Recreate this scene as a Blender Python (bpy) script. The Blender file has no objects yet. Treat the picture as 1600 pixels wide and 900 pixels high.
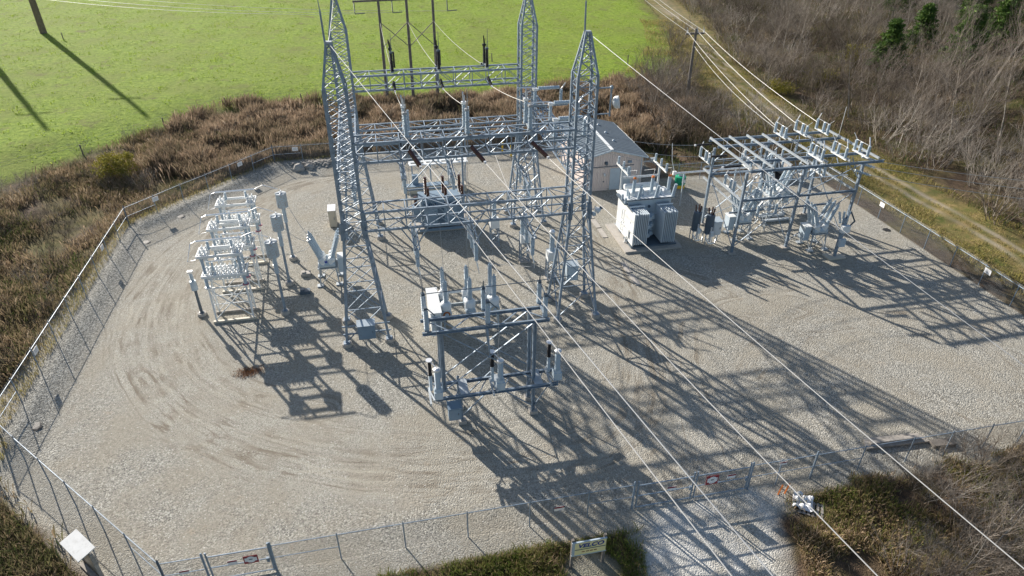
import bpy, math, random
import numpy as np
from mathutils import Vector
random.seed(5); RNG = np.random.default_rng(5)
PI = math.pi
scene = bpy.context.scene
COL = scene.collection
V = lambda *a: Vector(a)

# ------------------------------------------------------------------ mesh collector
class MB:
    def __init__(s): s.v = []; s.f = []
    def add(s, vs, fs):
        n = len(s.v); s.v += [tuple(p) for p in vs]; s.f += [tuple(i + n for i in f) for f in fs]; return s
    def box(s, x0, x1, y0, y1, z0, z1):
        return s.add([(x0,y0,z0),(x1,y0,z0),(x1,y1,z0),(x0,y1,z0),(x0,y0,z1),(x1,y0,z1),(x1,y1,z1),(x0,y1,z1)],
                     [(0,3,2,1),(4,5,6,7),(0,1,5,4),(1,2,6,5),(2,3,7,6),(3,0,4,7)])
    def cbox(s, c, sz): return s.box(c[0]-sz[0]/2,c[0]+sz[0]/2,c[1]-sz[1]/2,c[1]+sz[1]/2,c[2]-sz[2]/2,c[2]+sz[2]/2)
    def bar(s, p, q, w=.1, h=None, up=(0,0,1), w2=None):
        p=Vector(p); q=Vector(q); d=q-p
        if d.length<1e-6: return s
        d.normalize(); u=Vector(up)
        if abs(d.dot(u))>.98: u=Vector((0,1,0))
        a=d.cross(u).normalized(); b=a.cross(d).normalized()
        h=h or w; w2=w2 or w; k=w2/w
        vs=[]
        for c,m in ((p,1),(q,k)):
            for i,j in ((-1,-1),(1,-1),(1,1),(-1,1)): vs.append(c+a*(i*w/2*m)+b*(j*h/2*m))
        return s.add(vs,[(3,2,1,0),(4,5,6,7),(0,1,5,4),(1,2,6,5),(2,3,7,6),(3,0,4,7)])
    def ell(s, p, q, w=.12, t=.02, up=(0,0,1), flip=1):        # rolled steel angle: two thin legs
        p=Vector(p); q=Vector(q); d=(q-p).normalized(); u=Vector(up)
        if abs(d.dot(u))>.98: u=Vector((0,1,0))
        a=d.cross(u).normalized()*flip; b=a.cross(d).normalized()*flip
        o=a*w/2; 
        s.bar(p,q,w,t,up=b)
        s.bar(p+o-b*w/2,q+o-b*w/2,t,w,up=b); return s
    def chan(s, p, q, w=.2, h=.1, t=.025, up=(0,0,1)):          # channel: web and two flanges
        p=Vector(p); q=Vector(q); d=(q-p).normalized(); u=Vector(up)
        a=d.cross(u).normalized(); b=a.cross(d).normalized()
        s.bar(p,q,t,w,up=b)
        for k in (-1,1): s.bar(p+b*k*(w/2-t/2)+a*h/2,q+b*k*(w/2-t/2)+a*h/2,h,t,up=b)
        return s
    def lathe(s, p, q, prof, n=10):                            # prof: (t 0..1, r)
        p=Vector(p); q=Vector(q); d=q-p; L=d.normalized()
        u=Vector((0,0,1)) if abs(L.z)<.9 else Vector((0,1,0))
        a=L.cross(u).normalized(); b=a.cross(L)
        vs=[];fs=[]
        for t,r in prof:
            c=p+d*t
            for k in range(n):
                th=2*PI*k/n; vs.append(c+a*(r*math.cos(th))+b*(r*math.sin(th)))
        m=len(prof)
        for i in range(m-1):
            for k in range(n):
                k2=(k+1)%n; fs.append((i*n+k,i*n+k2,(i+1)*n+k2,(i+1)*n+k))
        fs.append(tuple(range(n-1,-1,-1))); fs.append(tuple((m-1)*n+k for k in range(n)))
        return s.add(vs,[f[::-1] for f in fs])
    def tube(s, p, q, r, r2=None, n=8): return s.lathe(p,q,[(0,r),(1,r if r2 is None else r2)],n)
    def path(s, pts, r, n=6):
        pts=[Vector(p) for p in pts]; vs=[];fs=[]
        for i,c in enumerate(pts):
            d=(pts[min(i+1,len(pts)-1)]-pts[max(i-1,0)]).normalized()
            u=Vector((0,0,1)) if abs(d.z)<.95 else Vector((0,1,0))
            a=d.cross(u).normalized(); b=a.cross(d)
            for k in range(n):
                th=2*PI*k/n; vs.append(c+a*(r*math.cos(th))+b*(r*math.sin(th)))
        for i in range(len(pts)-1):
            for k in range(n):
                k2=(k+1)%n; fs.append((i*n+k2,i*n+k,(i+1)*n+k,(i+1)*n+k2))
        return s.add(vs,fs)
    def insul(s, p, q, r=.13, sheds=9, core=.7, n=10):          # post insulator with sheds
        prof=[(0,r*1.05),(.04,r*1.05),(.05,r*core)]
        for i in range(sheds):
            t=.07+.86*i/sheds; dt=.86/sheds
            prof+=[(t,r*core),(t+dt*.25,r),(t+dt*.5,r*.98),(t+dt*.6,r*core)]
        prof+=[(.94,r*core),(.95,r*.9),(1,r*.9)]
        return s.lathe(p,q,prof,n)
    def build(s, name, m, parent=None, world=False, smooth=False):
        me=bpy.data.meshes.new(name)
        off=Vector((0,0,0))
        if world and parent is not None: off=WL[parent.name]
        me.from_pydata([(x-off.x,y-off.y,z-off.z) for x,y,z in s.v] if off.length else s.v,[],s.f)
        me.materials.append(m); me.update()
        if smooth:
            me.polygons.foreach_set('use_smooth',[True]*len(me.polygons))
            try: me.set_sharp_from_angle(angle=math.radians(40))
            except Exception: pass
        o=bpy.data.objects.new(name,me); COL.objects.link(o)
        if parent is not None: o.parent=parent; WL[o.name]=WL.get(parent.name,Vector((0,0,0)))
        else: WL[o.name]=Vector((0,0,0))
        return o
WL={}
def tag(o,label=None,cat=None,group=None,kind=None):
    if label: o['label']=label
    if cat: o['category']=cat
    if group: o['group']=group
    if kind: o['kind']=kind
    return o
def thing(name,label,cat,loc=(0,0,0),rz=0,group=None):
    o=bpy.data.objects.new(name,None); COL.objects.link(o); o.location=loc; o.rotation_euler=(0,0,rz)
    o.empty_display_size=.3; WL[o.name]=Vector(loc); return tag(o,label,cat,group)
def single(mb,name,m,label,cat,loc=(0,0,0),group=None,smooth=False,kind=None):
    # one-mesh thing whose vertices are given in world coordinates; origin moved to loc
    L=Vector(loc); mb.v=[(x-L.x,y-L.y,z-L.z) for x,y,z in mb.v]
    o=mb.build(name,m,None,smooth=smooth); o.location=L; WL[o.name]=L
    return tag(o,label,cat,group,kind)
def dup(root,loc,label,rz=None,group=None,mats=None):
    def cp(o,par):
        c=o.copy(); COL.objects.link(c); c.parent=par
        for ch in list(o.children): cp(ch,c)
        return c
    r=cp(root,None); r.location=loc; WL[r.name]=Vector(loc)
    if rz is not None: r.rotation_euler=(0,0,rz)
    r['label']=label
    if group: r['group']=group
    return r

# ------------------------------------------------------------------ materials
def nt(m): return m.node_tree.nodes,m.node_tree.links
def mat(name,col,rough=.6,metal=0,var=.15,scale=1.5,spec=.4,dirt=None,dirtamt=.0,dscale=3,bump=0,bscale=40):
    m=bpy.data.materials.new(name); m.use_nodes=True; N,L=nt(m); b=N['Principled BSDF']
    b.inputs['Roughness'].default_value=rough; b.inputs['Metallic'].default_value=metal
    b.inputs['Specular IOR Level'].default_value=spec
    tc=N.new('ShaderNodeTexCoord'); no=N.new('ShaderNodeTexNoise'); no.inputs['Scale'].default_value=scale; no.inputs['Detail'].default_value=6
    L.new(tc.outputs['Object'],no.inputs['Vector'])
    cr=N.new('ShaderNodeValToRGB'); e=cr.color_ramp.elements
    c=np.array(col); e[0].position=.3; e[1].position=.7
    e[0].color=(*np.clip(c*(1-var),0,1),1); e[1].color=(*np.clip(c*(1+var),0,1),1)
    L.new(no.outputs['Fac'],cr.inputs['Fac']); out=cr.outputs['Color']
    if dirt is not None:
        n2=N.new('ShaderNodeTexNoise'); n2.inputs['Scale'].default_value=dscale; n2.inputs['Detail'].default_value=8; n2.inputs['Roughness'].default_value=.7
        L.new(tc.outputs['Object'],n2.inputs['Vector'])
        r2=N.new('ShaderNodeValToRGB'); r2.color_ramp.elements[0].position=1-dirtamt-.1; r2.color_ramp.elements[1].position=1-dirtamt+.08
        r2.color_ramp.elements[0].color=(0,0,0,1)
        L.new(n2.outputs['Fac'],r2.inputs['Fac'])
        mx=N.new('ShaderNodeMixRGB'); L.new(r2.outputs['Color'],mx.inputs['Fac']); L.new(out,mx.inputs['Color1']); mx.inputs['Color2'].default_value=(*dirt,1); out=mx.outputs['Color']
    L.new(out,b.inputs['Base Color'])
    if bump:
        n3=N.new('ShaderNodeTexNoise'); n3.inputs['Scale'].default_value=bscale; L.new(tc.outputs['Object'],n3.inputs['Vector'])
        bp=N.new('ShaderNodeBump'); bp.inputs['Strength'].default_value=bump; bp.inputs['Distance'].default_value=.02
        L.new(n3.outputs['Fac'],bp.inputs['Height']); L.new(bp.outputs['Normal'],b.inputs['Normal'])
    return m
GALV=mat('galvanised_steel',(.245,.305,.37),.5,.2,.25,2.5,dirt=(.24,.24,.25),dirtamt=.3)
GALV2=mat('galvanised_steel_light',(.40,.44,.47),.5,.2,.15,2)
GREYP=mat('grey_paint',(.46,.54,.60),.45,0,.06,1.2,dirt=(.32,.36,.38),dirtamt=.32)
LIGHTG=mat('light_grey_paint',(.55,.62,.67),.45,0,.05,1.2,dirt=(.46,.50,.52),dirtamt=.33)
WHITEP=mat('white_paint',(.74,.76,.76),.4,0,.05,1.2,dirt=(.5,.48,.44),dirtamt=.3)
BLUEP=mat('slate_blue_paint',(.20,.28,.36),.45,0,.08,1.5,dirt=(.16,.2,.24),dirtamt=.35)
DARKP=mat('dark_slate_paint',(.10,.13,.16),.4,0,.1,1.5)
PORC=mat('grey_porcelain',(.42,.50,.56),.25,0,.06,3,spec=.6)
BROWN=mat('brown_porcelain',(.075,.025,.015),.2,0,.1,5,spec=.7)
BLACKI=mat('black_polymer',(.018,.018,.022),.4)
CONC=mat('concrete',(.42,.39,.35),.85,0,.15,3,dirt=(.25,.23,.2),dirtamt=.35,bump=.3)
TAN=mat('tan_paint',(.56,.50,.40),.6,0,.06,1.5,dirt=(.4,.34,.26),dirtamt=.3)
ALU=mat('aluminium',(.82,.83,.84),.35,.45,.05,3)
WIREM=mat('aluminium_wire',(.48,.475,.46),.45,.1,.03,.5)
THINW=mat('dull_wire',(.42,.43,.44),.5,.3,.05,.5)
WOODP=mat('weathered_pole_wood',(.19,.17,.15),.85,0,.25,4,bump=.3)
WOODG=mat('weathered_timber',(.36,.33,.29),.85,0,.25,4,dirt=(.2,.17,.14),dirtamt=.35)
CREAM=mat('cream_paint',(.92,.80,.42),.55,0,.04,2)
RED=mat('red_paint',(.26,.025,.035),.5)
SIGNW=mat('sign_white',(.80,.80,.80),.5,0,.03)
ORANGE=mat('orange_paint',(.75,.22,.05),.5)
GREEN=mat('green_plastic',(.02,.32,.17),.35)
YELLOW=mat('yellow_paint',(.75,.50,.03),.5)
BLUET=mat('blue_lettering',(.02,.05,.30),.5)
GREENT=mat('green_lettering',(.05,.30,.06),.5)
RUST=mat('rust',(.32,.11,.03),.8,0,.3,6)
PINK=mat('faded_pink_red',(.45,.16,.20),.6)
OILD=mat('black_rubber',(.02,.02,.02),.6)
RUSTYGREY=mat('spotted_grey_paint',(.44,.51,.55),.5,0,.06,1.2,dirt=(.33,.2,.12),dirtamt=.4,dscale=9)
GLASSL=mat('lamp_glass',(.6,.62,.65),.1,0,.02,spec=.8)
WEATH=mat('weathering_steel',(.23,.17,.13),.75,.1,.2,1.5)

def siding(name,col,axis='x',period=.3):
    m=mat(name,col,.55,0,.05,.6,dirt=tuple(np.array(col)*.8),dirtamt=.3)
    N,L=nt(m); b=N['Principled BSDF']; tc=N.new('ShaderNodeTexCoord'); sp=N.new('ShaderNodeSeparateXYZ'); L.new(tc.outputs['Object'],sp.inputs[0])
    ad=N.new('ShaderNodeMath'); ad.operation='ADD'
    if axis=='xy': L.new(sp.outputs['X'],ad.inputs[0]); L.new(sp.outputs['Y'],ad.inputs[1])
    else: L.new(sp.outputs['XYZ'.find(axis.upper())],ad.inputs[0]); ad.inputs[1].default_value=0
    mu=N.new('ShaderNodeMath'); mu.operation='MULTIPLY'; mu.inputs[1].default_value=2*PI/period; L.new(ad.outputs[0],mu.inputs[0])
    si=N.new('ShaderNodeMath'); si.operation='SINE'; L.new(mu.outputs[0],si.inputs[0])
    pw=N.new('ShaderNodeMath'); pw.operation='SMOOTH_MAX' if False else 'MAXIMUM'; L.new(si.outputs[0],pw.inputs[0]); pw.inputs[1].default_value=.2
    bp=N.new('ShaderNodeBump'); bp.inputs['Strength'].default_value=1; bp.inputs['Distance'].default_value=.05
    L.new(pw.outputs[0],bp.inputs['Height']); L.new(bp.outputs['Normal'],b.inputs['Normal'])
    return m
WALLM=siding('pale_ribbed_wall',(.66,.57,.53),'xy',.3)
ROOFM=siding('grey_ribbed_roof',(.11,.14,.17),'y',.6); ROOFM.node_tree.nodes['Principled BSDF'].inputs['Specular IOR Level'].default_value=.1; ROOFM.node_tree.nodes['Principled BSDF'].inputs['Roughness'].default_value=.8

def mesh_mat():                                               # chain link: real wire pattern, holes between
    m=bpy.data.materials.new('chain_link'); m.use_nodes=True; N,L=nt(m); b=N['Principled BSDF']
    b.inputs['Base Color'].default_value=(.20,.205,.21,1); b.inputs['Metallic'].default_value=.3; b.inputs['Roughness'].default_value=.5
    uv=N.new('ShaderNodeTexCoord'); sp=N.new('ShaderNodeSeparateXYZ'); L.new(uv.outputs['UV'],sp.inputs[0])
    outs=[]
    for op in ('ADD','SUBTRACT'):
        a=N.new('ShaderNodeMath'); a.operation=op; L.new(sp.outputs['X'],a.inputs[0]); L.new(sp.outputs['Y'],a.inputs[1])
        k=N.new('ShaderNodeMath'); k.operation='MULTIPLY'; k.inputs[1].default_value=1/.075; L.new(a.outputs[0],k.inputs[0])
        f=N.new('ShaderNodeMath'); f.operation='FRACT'; L.new(k.outputs[0],f.inputs[0])
        c=N.new('ShaderNodeMath'); c.operation='LESS_THAN'; c.inputs[1].default_value=.13; L.new(f.outputs[0],c.inputs[0]); outs.append(c)
    mx=N.new('ShaderNodeMath'); mx.operation='MAXIMUM'; L.new(outs[0].outputs[0],mx.inputs[0]); L.new(outs[1].outputs[0],mx.inputs[1])
    L.new(mx.outputs[0],b.inputs['Alpha']); return m
LINK=mesh_mat()

# ------------------------------------------------------------------ terrain
FENCE=[(-27,39),(-27,71),(-13.4,86.5),(33,86.5),(33,71.6),(53.5,71.6),(53.5,25.1),(-13.6,25.1)]
def seg_dist(X,Y,pts,closed=False):
    D=np.full(X.shape,1e9); P=list(pts)+([pts[0]] if closed else [])
    for (x0,y0),(x1,y1) in zip(P[:-1],P[1:]):
        dx,dy=x1-x0,y1-y0; L2=dx*dx+dy*dy
        t=np.clip(((X-x0)*dx+(Y-y0)*dy)/L2,0,1); D=np.minimum(D,np.hypot(X-x0-t*dx,Y-y0-t*dy))
    return D
def inside(X,Y,pts):
    c=np.zeros(X.shape,bool); n=len(pts)
    for i in range(n):
        x0,y0=pts[i]; x1,y1=pts[(i+1)%n]
        if y0==y1: continue
        cond=((y0>Y)!=(y1>Y))&(X<(x1-x0)*(Y-y0)/(y1-y0)+x0); c^=cond
    return c
def vnoise(X,Y,s,seed=0):
    x=X/s+seed*17.3; y=Y/s-seed*9.1; xi=np.floor(x).astype(np.int64); yi=np.floor(y).astype(np.int64); fx=x-xi; fy=y-yi
    fx=fx*fx*(3-2*fx); fy=fy*fy*(3-2*fy)
    def h(a,b):
        n=(a*374761393+b*668265263+seed*1274126177)&0xffffffff; n=((n^(n>>13))*1274126177)&0xffffffff; return ((n^(n>>16))&0xffff)/65535.
    return (h(xi,yi)*(1-fx)+h(xi+1,yi)*fx)*(1-fy)+(h(xi,yi+1)*(1-fx)+h(xi+1,yi+1)*fx)*fy
def fbm(X,Y,s,seed=0,o=4):
    r=0;a=.5
    for i in range(o): r=r+a*vnoise(X,Y,s/2**i,seed+i); a*=.5
    return r/(1-.5**o)
BERM=[(-27,36),(-27,71),(-13.4,86.5),(6,86.5)]
MEADOW=[(-3000,-200),(-120,40),(-62,72),(-47.2,88),(-41,97),(-31.5,106.5),(-24,117),(-12,116.5),(14,113),(36,116),(46,114),(56,124),(65,141),(72,161),(80,197),(100,290),(300,900),(800,3000),(-3000,3000)]
CORR=[(60,-60),(60.5,30),(62,50),(61.5,75),(62,95),(64,112),(68,130),(74,150),(82,185),(98,260)]
TRACK=[(61,-60),(61.5,30),(62.8,50),(62.5,72),(63.5,95),(66.5,115),(71,135),(76,155),(84,190),(100,260)]
DRIVE=[(12.6,25.3),(20.6,25.3),(22,24),(20.4,21),(19.6,18),(19,-30),(10,-30),(11.4,18),(12.3,22),(13,24.6)]
def height(X,Y):
    inn=inside(X,Y,FENCE); db=seg_dist(X,Y,BERM); df=seg_dist(X,Y,FENCE,True)
    h=np.where(inn,np.exp(-((db-.6)/1.1)**2)*.42,np.exp(-(db/1.5)**2)*.36)
    out=np.clip((df-1.6)/5,0,1)
    drop=np.where((X<40)&(Y>60),-.9,-.35)
    drop=np.where(Y<40,-.1,drop)
    mdw=np.clip(seg_dist(X,Y,MEADOW,True)/8,0,1)*inside(X,Y,MEADOW)
    h=h+np.where(inn,0,out*drop*(1-mdw)+ out*(fbm(X,Y,6,3)-.5)*.5)
    h=h+np.where(X>68,(X-68)*.13*np.clip((X-68)/25,0,1),0)*np.clip((230-Y)/120,0,1)*(X<400)
    h=h+np.where(inn,(fbm(X,Y,9,8)-.5)*.06,0)
    return h
def hz(x,y): return float(height(np.array([float(x)]),np.array([float(y)]))[0])
def axis_coords(lo,hi,step,far):
    c=list(np.arange(lo,hi+.001,step)); s=step; x=c[-1]
    while x<far[1]: s=min(s*1.25,300); x+=s; c.append(x)
    s=step; x=c[0]; pre=[]
    while x>far[0]: s=min(s*1.25,300); x-=s; pre.append(x)
    return np.array(pre[::-1]+c)
gx=axis_coords(-40,72,.3,(-3500,3500)); gy=axis_coords(14,92,.3,(-400,3600))
# medium density beyond the yard
GX,GY=np.meshgrid(gx,gy); GZ=height(GX,GY)
inn=inside(GX,GY,FENCE); dfe=seg_dist(GX,GY,FENCE,True)
# wheel ruts
LOOPS=[[(6,82.4),(-3,81.5),(-7.6,80.5),(-12,78.4),(-17.5,72),(-21.3,64),(-22.6,56),(-21.9,49),(-19.3,43.2),(-15.2,38),(-9.5,33.6),(-3,30.7),(4,29.3),(12,29.5),(17,33),(19.8,42),(20.8,56),(20.6,70)],
       [(-12,76),(-17.8,67),(-20,59),(-19.7,51),(-17.3,44.5),(-13.6,39.8),(-8,36),(-1,33.2),(7,32.2),(14,34),(18,41)],
       [(-9.6,79),(-15,71),(-18.2,63),(-18.6,54),(-16.5,46.5),(-12,41),(-6,37.8)],
       [(14.4,18),(15.2,28),(19,38),(21.4,50),(21,62)],[(17.6,18),(19.2,29),(22,40),(26,46),(34,47),(46,44)],
       [(38,27),(36,34),(32,41),(30,47),(25,52)],[(44,27),(44.5,32),(41,38),(35,44)],[(47,27),(48,34),(46,40)],[(26,36),(33,40.5),(39,41.5),(45,40)],[(29,41.5),(33,40.2),(37,39.9),(40,40.6)],[(-12.8,77.5),(-9.5,79.3),(-6.5,80.5)],[(-10.6,76.8),(-7.6,78.2),(-5,78.8)]]
def smooth_line(pts,n=5):
    P=[np.array(p,float) for p in pts]
    for _ in range(n):
        Q=[P[0]]
        for a,b in zip(P[:-1],P[1:]): Q+= [a*.75+b*.25,a*.25+b*.75]
        Q.append(P[-1]); P=Q
        if len(P)>60: break
    return P
rut=np.zeros(GX.shape); TD=[np.full(GX.shape,9.) for _ in range(3)]
sel=inn|((GY<26)&(GX>9)&(GX<24)&(GY>10))
sx,sy=GX[sel],GY[sel]; rr=np.zeros(sx.shape); 
for li,Lp in enumerate(LOOPS):
    P=smooth_line(Lp,3); d=seg_dist(sx+(fbm(sx,sy,3,li)-.5)*.5,sy+(fbm(sx,sy,3,li+9)-.5)*.5,P)
    for off,wd,am in ((.95,.20,1),(.55,.12,.55),(1.45,.15,.5),(0.1,.12,.35)):
        rr=np.maximum(rr,am*np.exp(-((d-off)/wd)**2)*(.35+.9*fbm(sx,sy,2.2,31+li)))
rut[sel]=rr*.35
for k,grp in enumerate(((0,),(1,3,5,7),(2,4,6,8,9,10,11))):
    dd_=np.full(sx.shape,9.)
    for li in grp: dd_=np.minimum(dd_,seg_dist(sx,sy,smooth_line(LOOPS[li],3)))
    TD[k][sel]=dd_
wide=np.zeros(GX.shape); ww=np.zeros(sx.shape)
for li,Lp in enumerate(LOOPS[:5]):
    d=seg_dist(sx,sy,smooth_line(Lp,2)); ww=np.maximum(ww,np.exp(-(d/2.1)**2))
wide[sel]=ww
GZ=GZ-rut*.06*inn
coarse=np.clip(1-wide*1.15,0,1)*inn
coarse=np.clip(coarse+np.exp(-(dfe/2.2)**2)*inn,0,1)
mead=inside(GX,GY,MEADOW).astype(float); dm=seg_dist(GX,GY,MEADOW,True)
corr=np.clip(1.5-seg_dist(GX,GY,CORR)/5.,0,1)*(GY<200)
trk=np.zeros(GX.shape); dt=seg_dist(GX,GY,TRACK)
for o in (.9,): trk=np.exp(-((dt-o)/.38)**2)
drive=inside(GX,GY,DRIVE).astype(float)
shoulder=np.clip((2.6-dfe)/.8,0,1)*(~inn)*(GX<40)*(GX>-40)
shoulder*=np.where((GX>-1)&(GX<11.8)&(GY<25),np.clip((1.7-dfe)/.5,0,1),1)
shoulder*=np.where((GX>22.5)&(GY<25.5),np.clip((1.3-dfe)/.6,0,1),1)
shoulder*=np.where(GY>60,np.clip((1.2-dfe)/.5,0,1),1)
sclear=np.exp(-(((GX-9.1)/1.6)**2+((GY-21.6)/1.2)**2)**2)
def add_attr(me,name,a):
    at=me.attributes.new(name,'FLOAT','POINT'); at.data.foreach_set('value',a.astype(np.float32).ravel())

def ground_material():
    m=bpy.data.materials.new('ground_cover'); m.use_nodes=True; N,L=nt(m); b=N['Principled BSDF']; b.inputs['Roughness'].default_value=.95; b.inputs['Specular IOR Level'].default_value=.15
    geo=N.new('ShaderNodeNewGeometry'); pos=geo.outputs['Position']
    def noise(s,d=4,r=.6,dist=0):
        n=N.new('ShaderNodeTexNoise'); n.inputs['Scale'].default_value=s; n.inputs['Detail'].default_value=d; n.inputs['Roughness'].default_value=r; n.inputs['Distortion'].default_value=dist; L.new(pos,n.inputs['Vector']); return n.outputs['Fac']
    def ramp(f,stops):
        r=N.new('ShaderNodeValToRGB'); el=r.color_ramp.elements
        while len(el)<len(stops): el.new(.5)
        for e,(p,c) in zip(el,stops): e.position=p; e.color=(*c,1) if len(c)==3 else c
        L.new(f,r.inputs['Fac']); return r.outputs['Color']
    def mix(f,a,c,bt='MIX'):
        x=N.new('ShaderNodeMixRGB'); x.blend_type=bt
        for i,v in (('Fac',f),('Color1',a),('Color2',c)):
            if isinstance(v,(int,float)): x.inputs[i].default_value=v
            elif isinstance(v,tuple): x.inputs[i].default_value=(*v,1)
            else: L.new(v,x.inputs[i])
        return x.outputs['Color']
    def attr(n): a=N.new('ShaderNodeAttribute'); a.attribute_name=n; return a.outputs['Fac']
    def math_(op,a,c=0):
        x=N.new('ShaderNodeMath'); x.operation=op; x.use_clamp=True
        for i,v in ((0,a),(1,c)):
            if isinstance(v,(int,float)): x.inputs[i].default_value=v
            else: L.new(v,x.inputs[i])
        return x.outputs[0]
    # gravel
    vor=N.new('ShaderNodeTexVoronoi'); vor.inputs['Scale'].default_value=13; vor.inputs['Randomness'].default_value=1; L.new(pos,vor.inputs['Vector'])
    vor2=N.new('ShaderNodeTexVoronoi'); vor2.inputs['Scale'].default_value=21; L.new(pos,vor2.inputs['Vector'])
    peb=N.new('ShaderNodeSeparateColor'); L.new(vor.outputs['Color'],peb.inputs[0])
    peb2=N.new('ShaderNodeSeparateColor'); L.new(vor2.outputs['Color'],peb2.inputs[0])
    cg=ramp(peb.outputs[0],[(0,(.085,.085,.08)),(.3,(.24,.235,.21)),(.75,(.385,.37,.32)),(1,(.60,.58,.52))])
    fg=ramp(peb2.outputs[1],[(0,(.22,.21,.18)),(.5,(.362,.345,.295)),(1,(.51,.49,.43))])
    big=noise(.12,5,.6); cf=attr('coarse')
    cf2=math_('ADD',cf,math_('MULTIPLY',math_('SUBTRACT',big,.42),1.2))
    grav=mix(math_('MULTIPLY',cf,math_('ADD',math_('MULTIPLY',noise(.35,5,.65),1.5),-.05)),fg,cg)
    grav=mix(math_('MULTIPLY',ramp(noise(.22,6,.7),[(.42,(0,0,0)),(.60,(1,1,1))]),.55),grav,(.335,.30,.235))
    rust_=ramp(noise(.5,4,.6),[(.66,(0,0,0)),(.74,(1,1,1))])
    grav=mix(math_('MULTIPLY',rust_,.25),grav,(.42,.30,.19))
    lowp=noise(.25,3,.5)
    for k,am in ((0,1.),(1,.75),(2,.85)):
        dat=attr('td%d'%k); wob=N.new('ShaderNodeMath'); wob.operation='MULTIPLY_ADD'; L.new(lowp,wob.inputs[0]); wob.inputs[1].default_value=.9; L.new(dat,wob.inputs[2])
        sc=N.new('ShaderNodeMath'); sc.operation='MULTIPLY'; sc.inputs[1].default_value=3.1; L.new(wob.outputs[0],sc.inputs[0])
        al=noise(.10,2,.5); al2=N.new('ShaderNodeMath'); al2.operation='MULTIPLY'; al2.inputs[1].default_value=9; L.new(al,al2.inputs[0])
        cx=N.new('ShaderNodeCombineXYZ'); L.new(sc.outputs[0],cx.inputs[0]); L.new(al2.outputs[0],cx.inputs[1]); cx.inputs[2].default_value=k*7.
        nn=N.new('ShaderNodeTexNoise'); nn.inputs['Scale'].default_value=1.; nn.inputs['Detail'].default_value=3; nn.inputs['Roughness'].default_value=.6; L.new(cx.outputs[0],nn.inputs['Vector'])
        st=ramp(nn.outputs['Fac'],[(.50,(0,0,0)),(.62,(1,1,1))]); st2=ramp(nn.outputs['Fac'],[(.34,(1,1,1)),(.44,(0,0,0))])
        mk=N.new('ShaderNodeMapRange'); L.new(dat,mk.inputs['Value']); mk.inputs['From Min'].default_value=2.6; mk.inputs['From Max'].default_value=1.2
        pt=ramp(noise(.33,4,.6),[(.38,(.1,.1,.1)),(.6,(1,1,1))])
        f=math_('MULTIPLY',math_('MULTIPLY',math_('MULTIPLY',st,mk.outputs[0]),pt),.85*am)
        grav=mix(f,grav,(.20,.17,.13))
        f=math_('MULTIPLY',math_('MULTIPLY',st2,mk.outputs[0]),.30*am)
        grav=mix(f,grav,(.52,.475,.39))
    # stray dark and light stones
    v3=N.new('ShaderNodeTexVoronoi'); v3.inputs['Scale'].default_value=7; L.new(pos,v3.inputs['Vector']); s3=N.new('ShaderNodeSeparateColor'); L.new(v3.outputs['Color'],s3.inputs[0])
    dk=math_('MULTIPLY',math_('GREATER_THAN',s3.outputs[0],.86),math_('LESS_THAN',v3.outputs['Distance'],.32)); grav=mix(math_('MULTIPLY',dk,.55),grav,(.12,.105,.09))
    lt=math_('MULTIPLY',math_('GREATER_THAN',s3.outputs[1],.945),math_('LESS_THAN',v3.outputs['Distance'],.28)); grav=mix(math_('MULTIPLY',lt,.7),grav,(.72,.70,.66))
    grav=mix(attr('bermd'),grav,cg)
    # driveway
    dw=mix(ramp(noise(.30,5,.65),[(.40,(0,0,0)),(.60,(1,1,1))]),mix(.55,cg,(.74,.73,.69)),mix(.4,cg,(.50,.46,.38)))
    # grass
    gr=ramp(noise(1.1,7,.72),[(.3,(.105,.17,.02)),(.5,(.215,.315,.032)),(.7,(.34,.42,.06))])
    gr=mix(math_('MULTIPLY',ramp(noise(.09,5,.6),[(.42,(0,0,0)),(.66,(1,1,1))]),.5),gr,(.20,.225,.055))
    gr=mix(ramp(noise(.16,6,.75,.4),[(.56,(0,0,0)),(.68,(.85,.85,.85))]),gr,(.165,.155,.055))
    dry=ramp(noise(.6,6,.7),[(.35,(.10,.12,.03)),(.55,(.21,.17,.065)),(.7,(.30,.22,.10))])
    # leaf litter and soil
    so=ramp(noise(1.6,7,.75),[(.3,(.03,.022,.016)),(.5,(.085,.06,.04)),(.68,(.15,.105,.07))])
    so=mix(ramp(noise(.15,4,.6),[(.5,(0,0,0)),(.65,(.8,.8,.8))]),so,mix(.5,dry,(.09,.10,.03)))
    col=mix(attr('meadow'),so,gr)
    col=mix(attr('dry'),col,dry)
    col=mix(attr('dirt'),col,(.38,.33,.27))
    col=mix(attr('yard'),col,grav)
    col=mix(attr('drive'),col,dw)
    L.new(col,b.inputs['Base Color'])
    # relief
    hgt=mix(attr('meadow'),vor.outputs['Distance'],noise(2.2,7,.75))
    bp=N.new('ShaderNodeBump'); bp.inputs['Distance'].default_value=.05; bp.inputs['Strength'].default_value=.8
    inv=N.new('ShaderNodeMath'); inv.operation='MULTIPLY'; inv.inputs[1].default_value=-1; L.new(vor.outputs['Distance'],inv.inputs[0])
    mh=N.new('ShaderNodeMixRGB'); L.new(attr('meadow'),mh.inputs['Fac']); L.new(inv.outputs[0],mh.inputs['Color1'])
    n4=noise(1.8,7,.75); m4=N.new('ShaderNodeMath'); m4.operation='MULTIPLY'; m4.inputs[1].default_value=14; L.new(n4,m4.inputs[0]); L.new(m4.outputs[0],mh.inputs['Color2'])
    L.new(mh.outputs['Color'],bp.inputs['Height']); L.new(bp.outputs['Normal'],b.inputs['Normal'])
    return m
GROUND=ground_material()
edge=(fbm(GX,GY,2.5,21)-.5)
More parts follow.
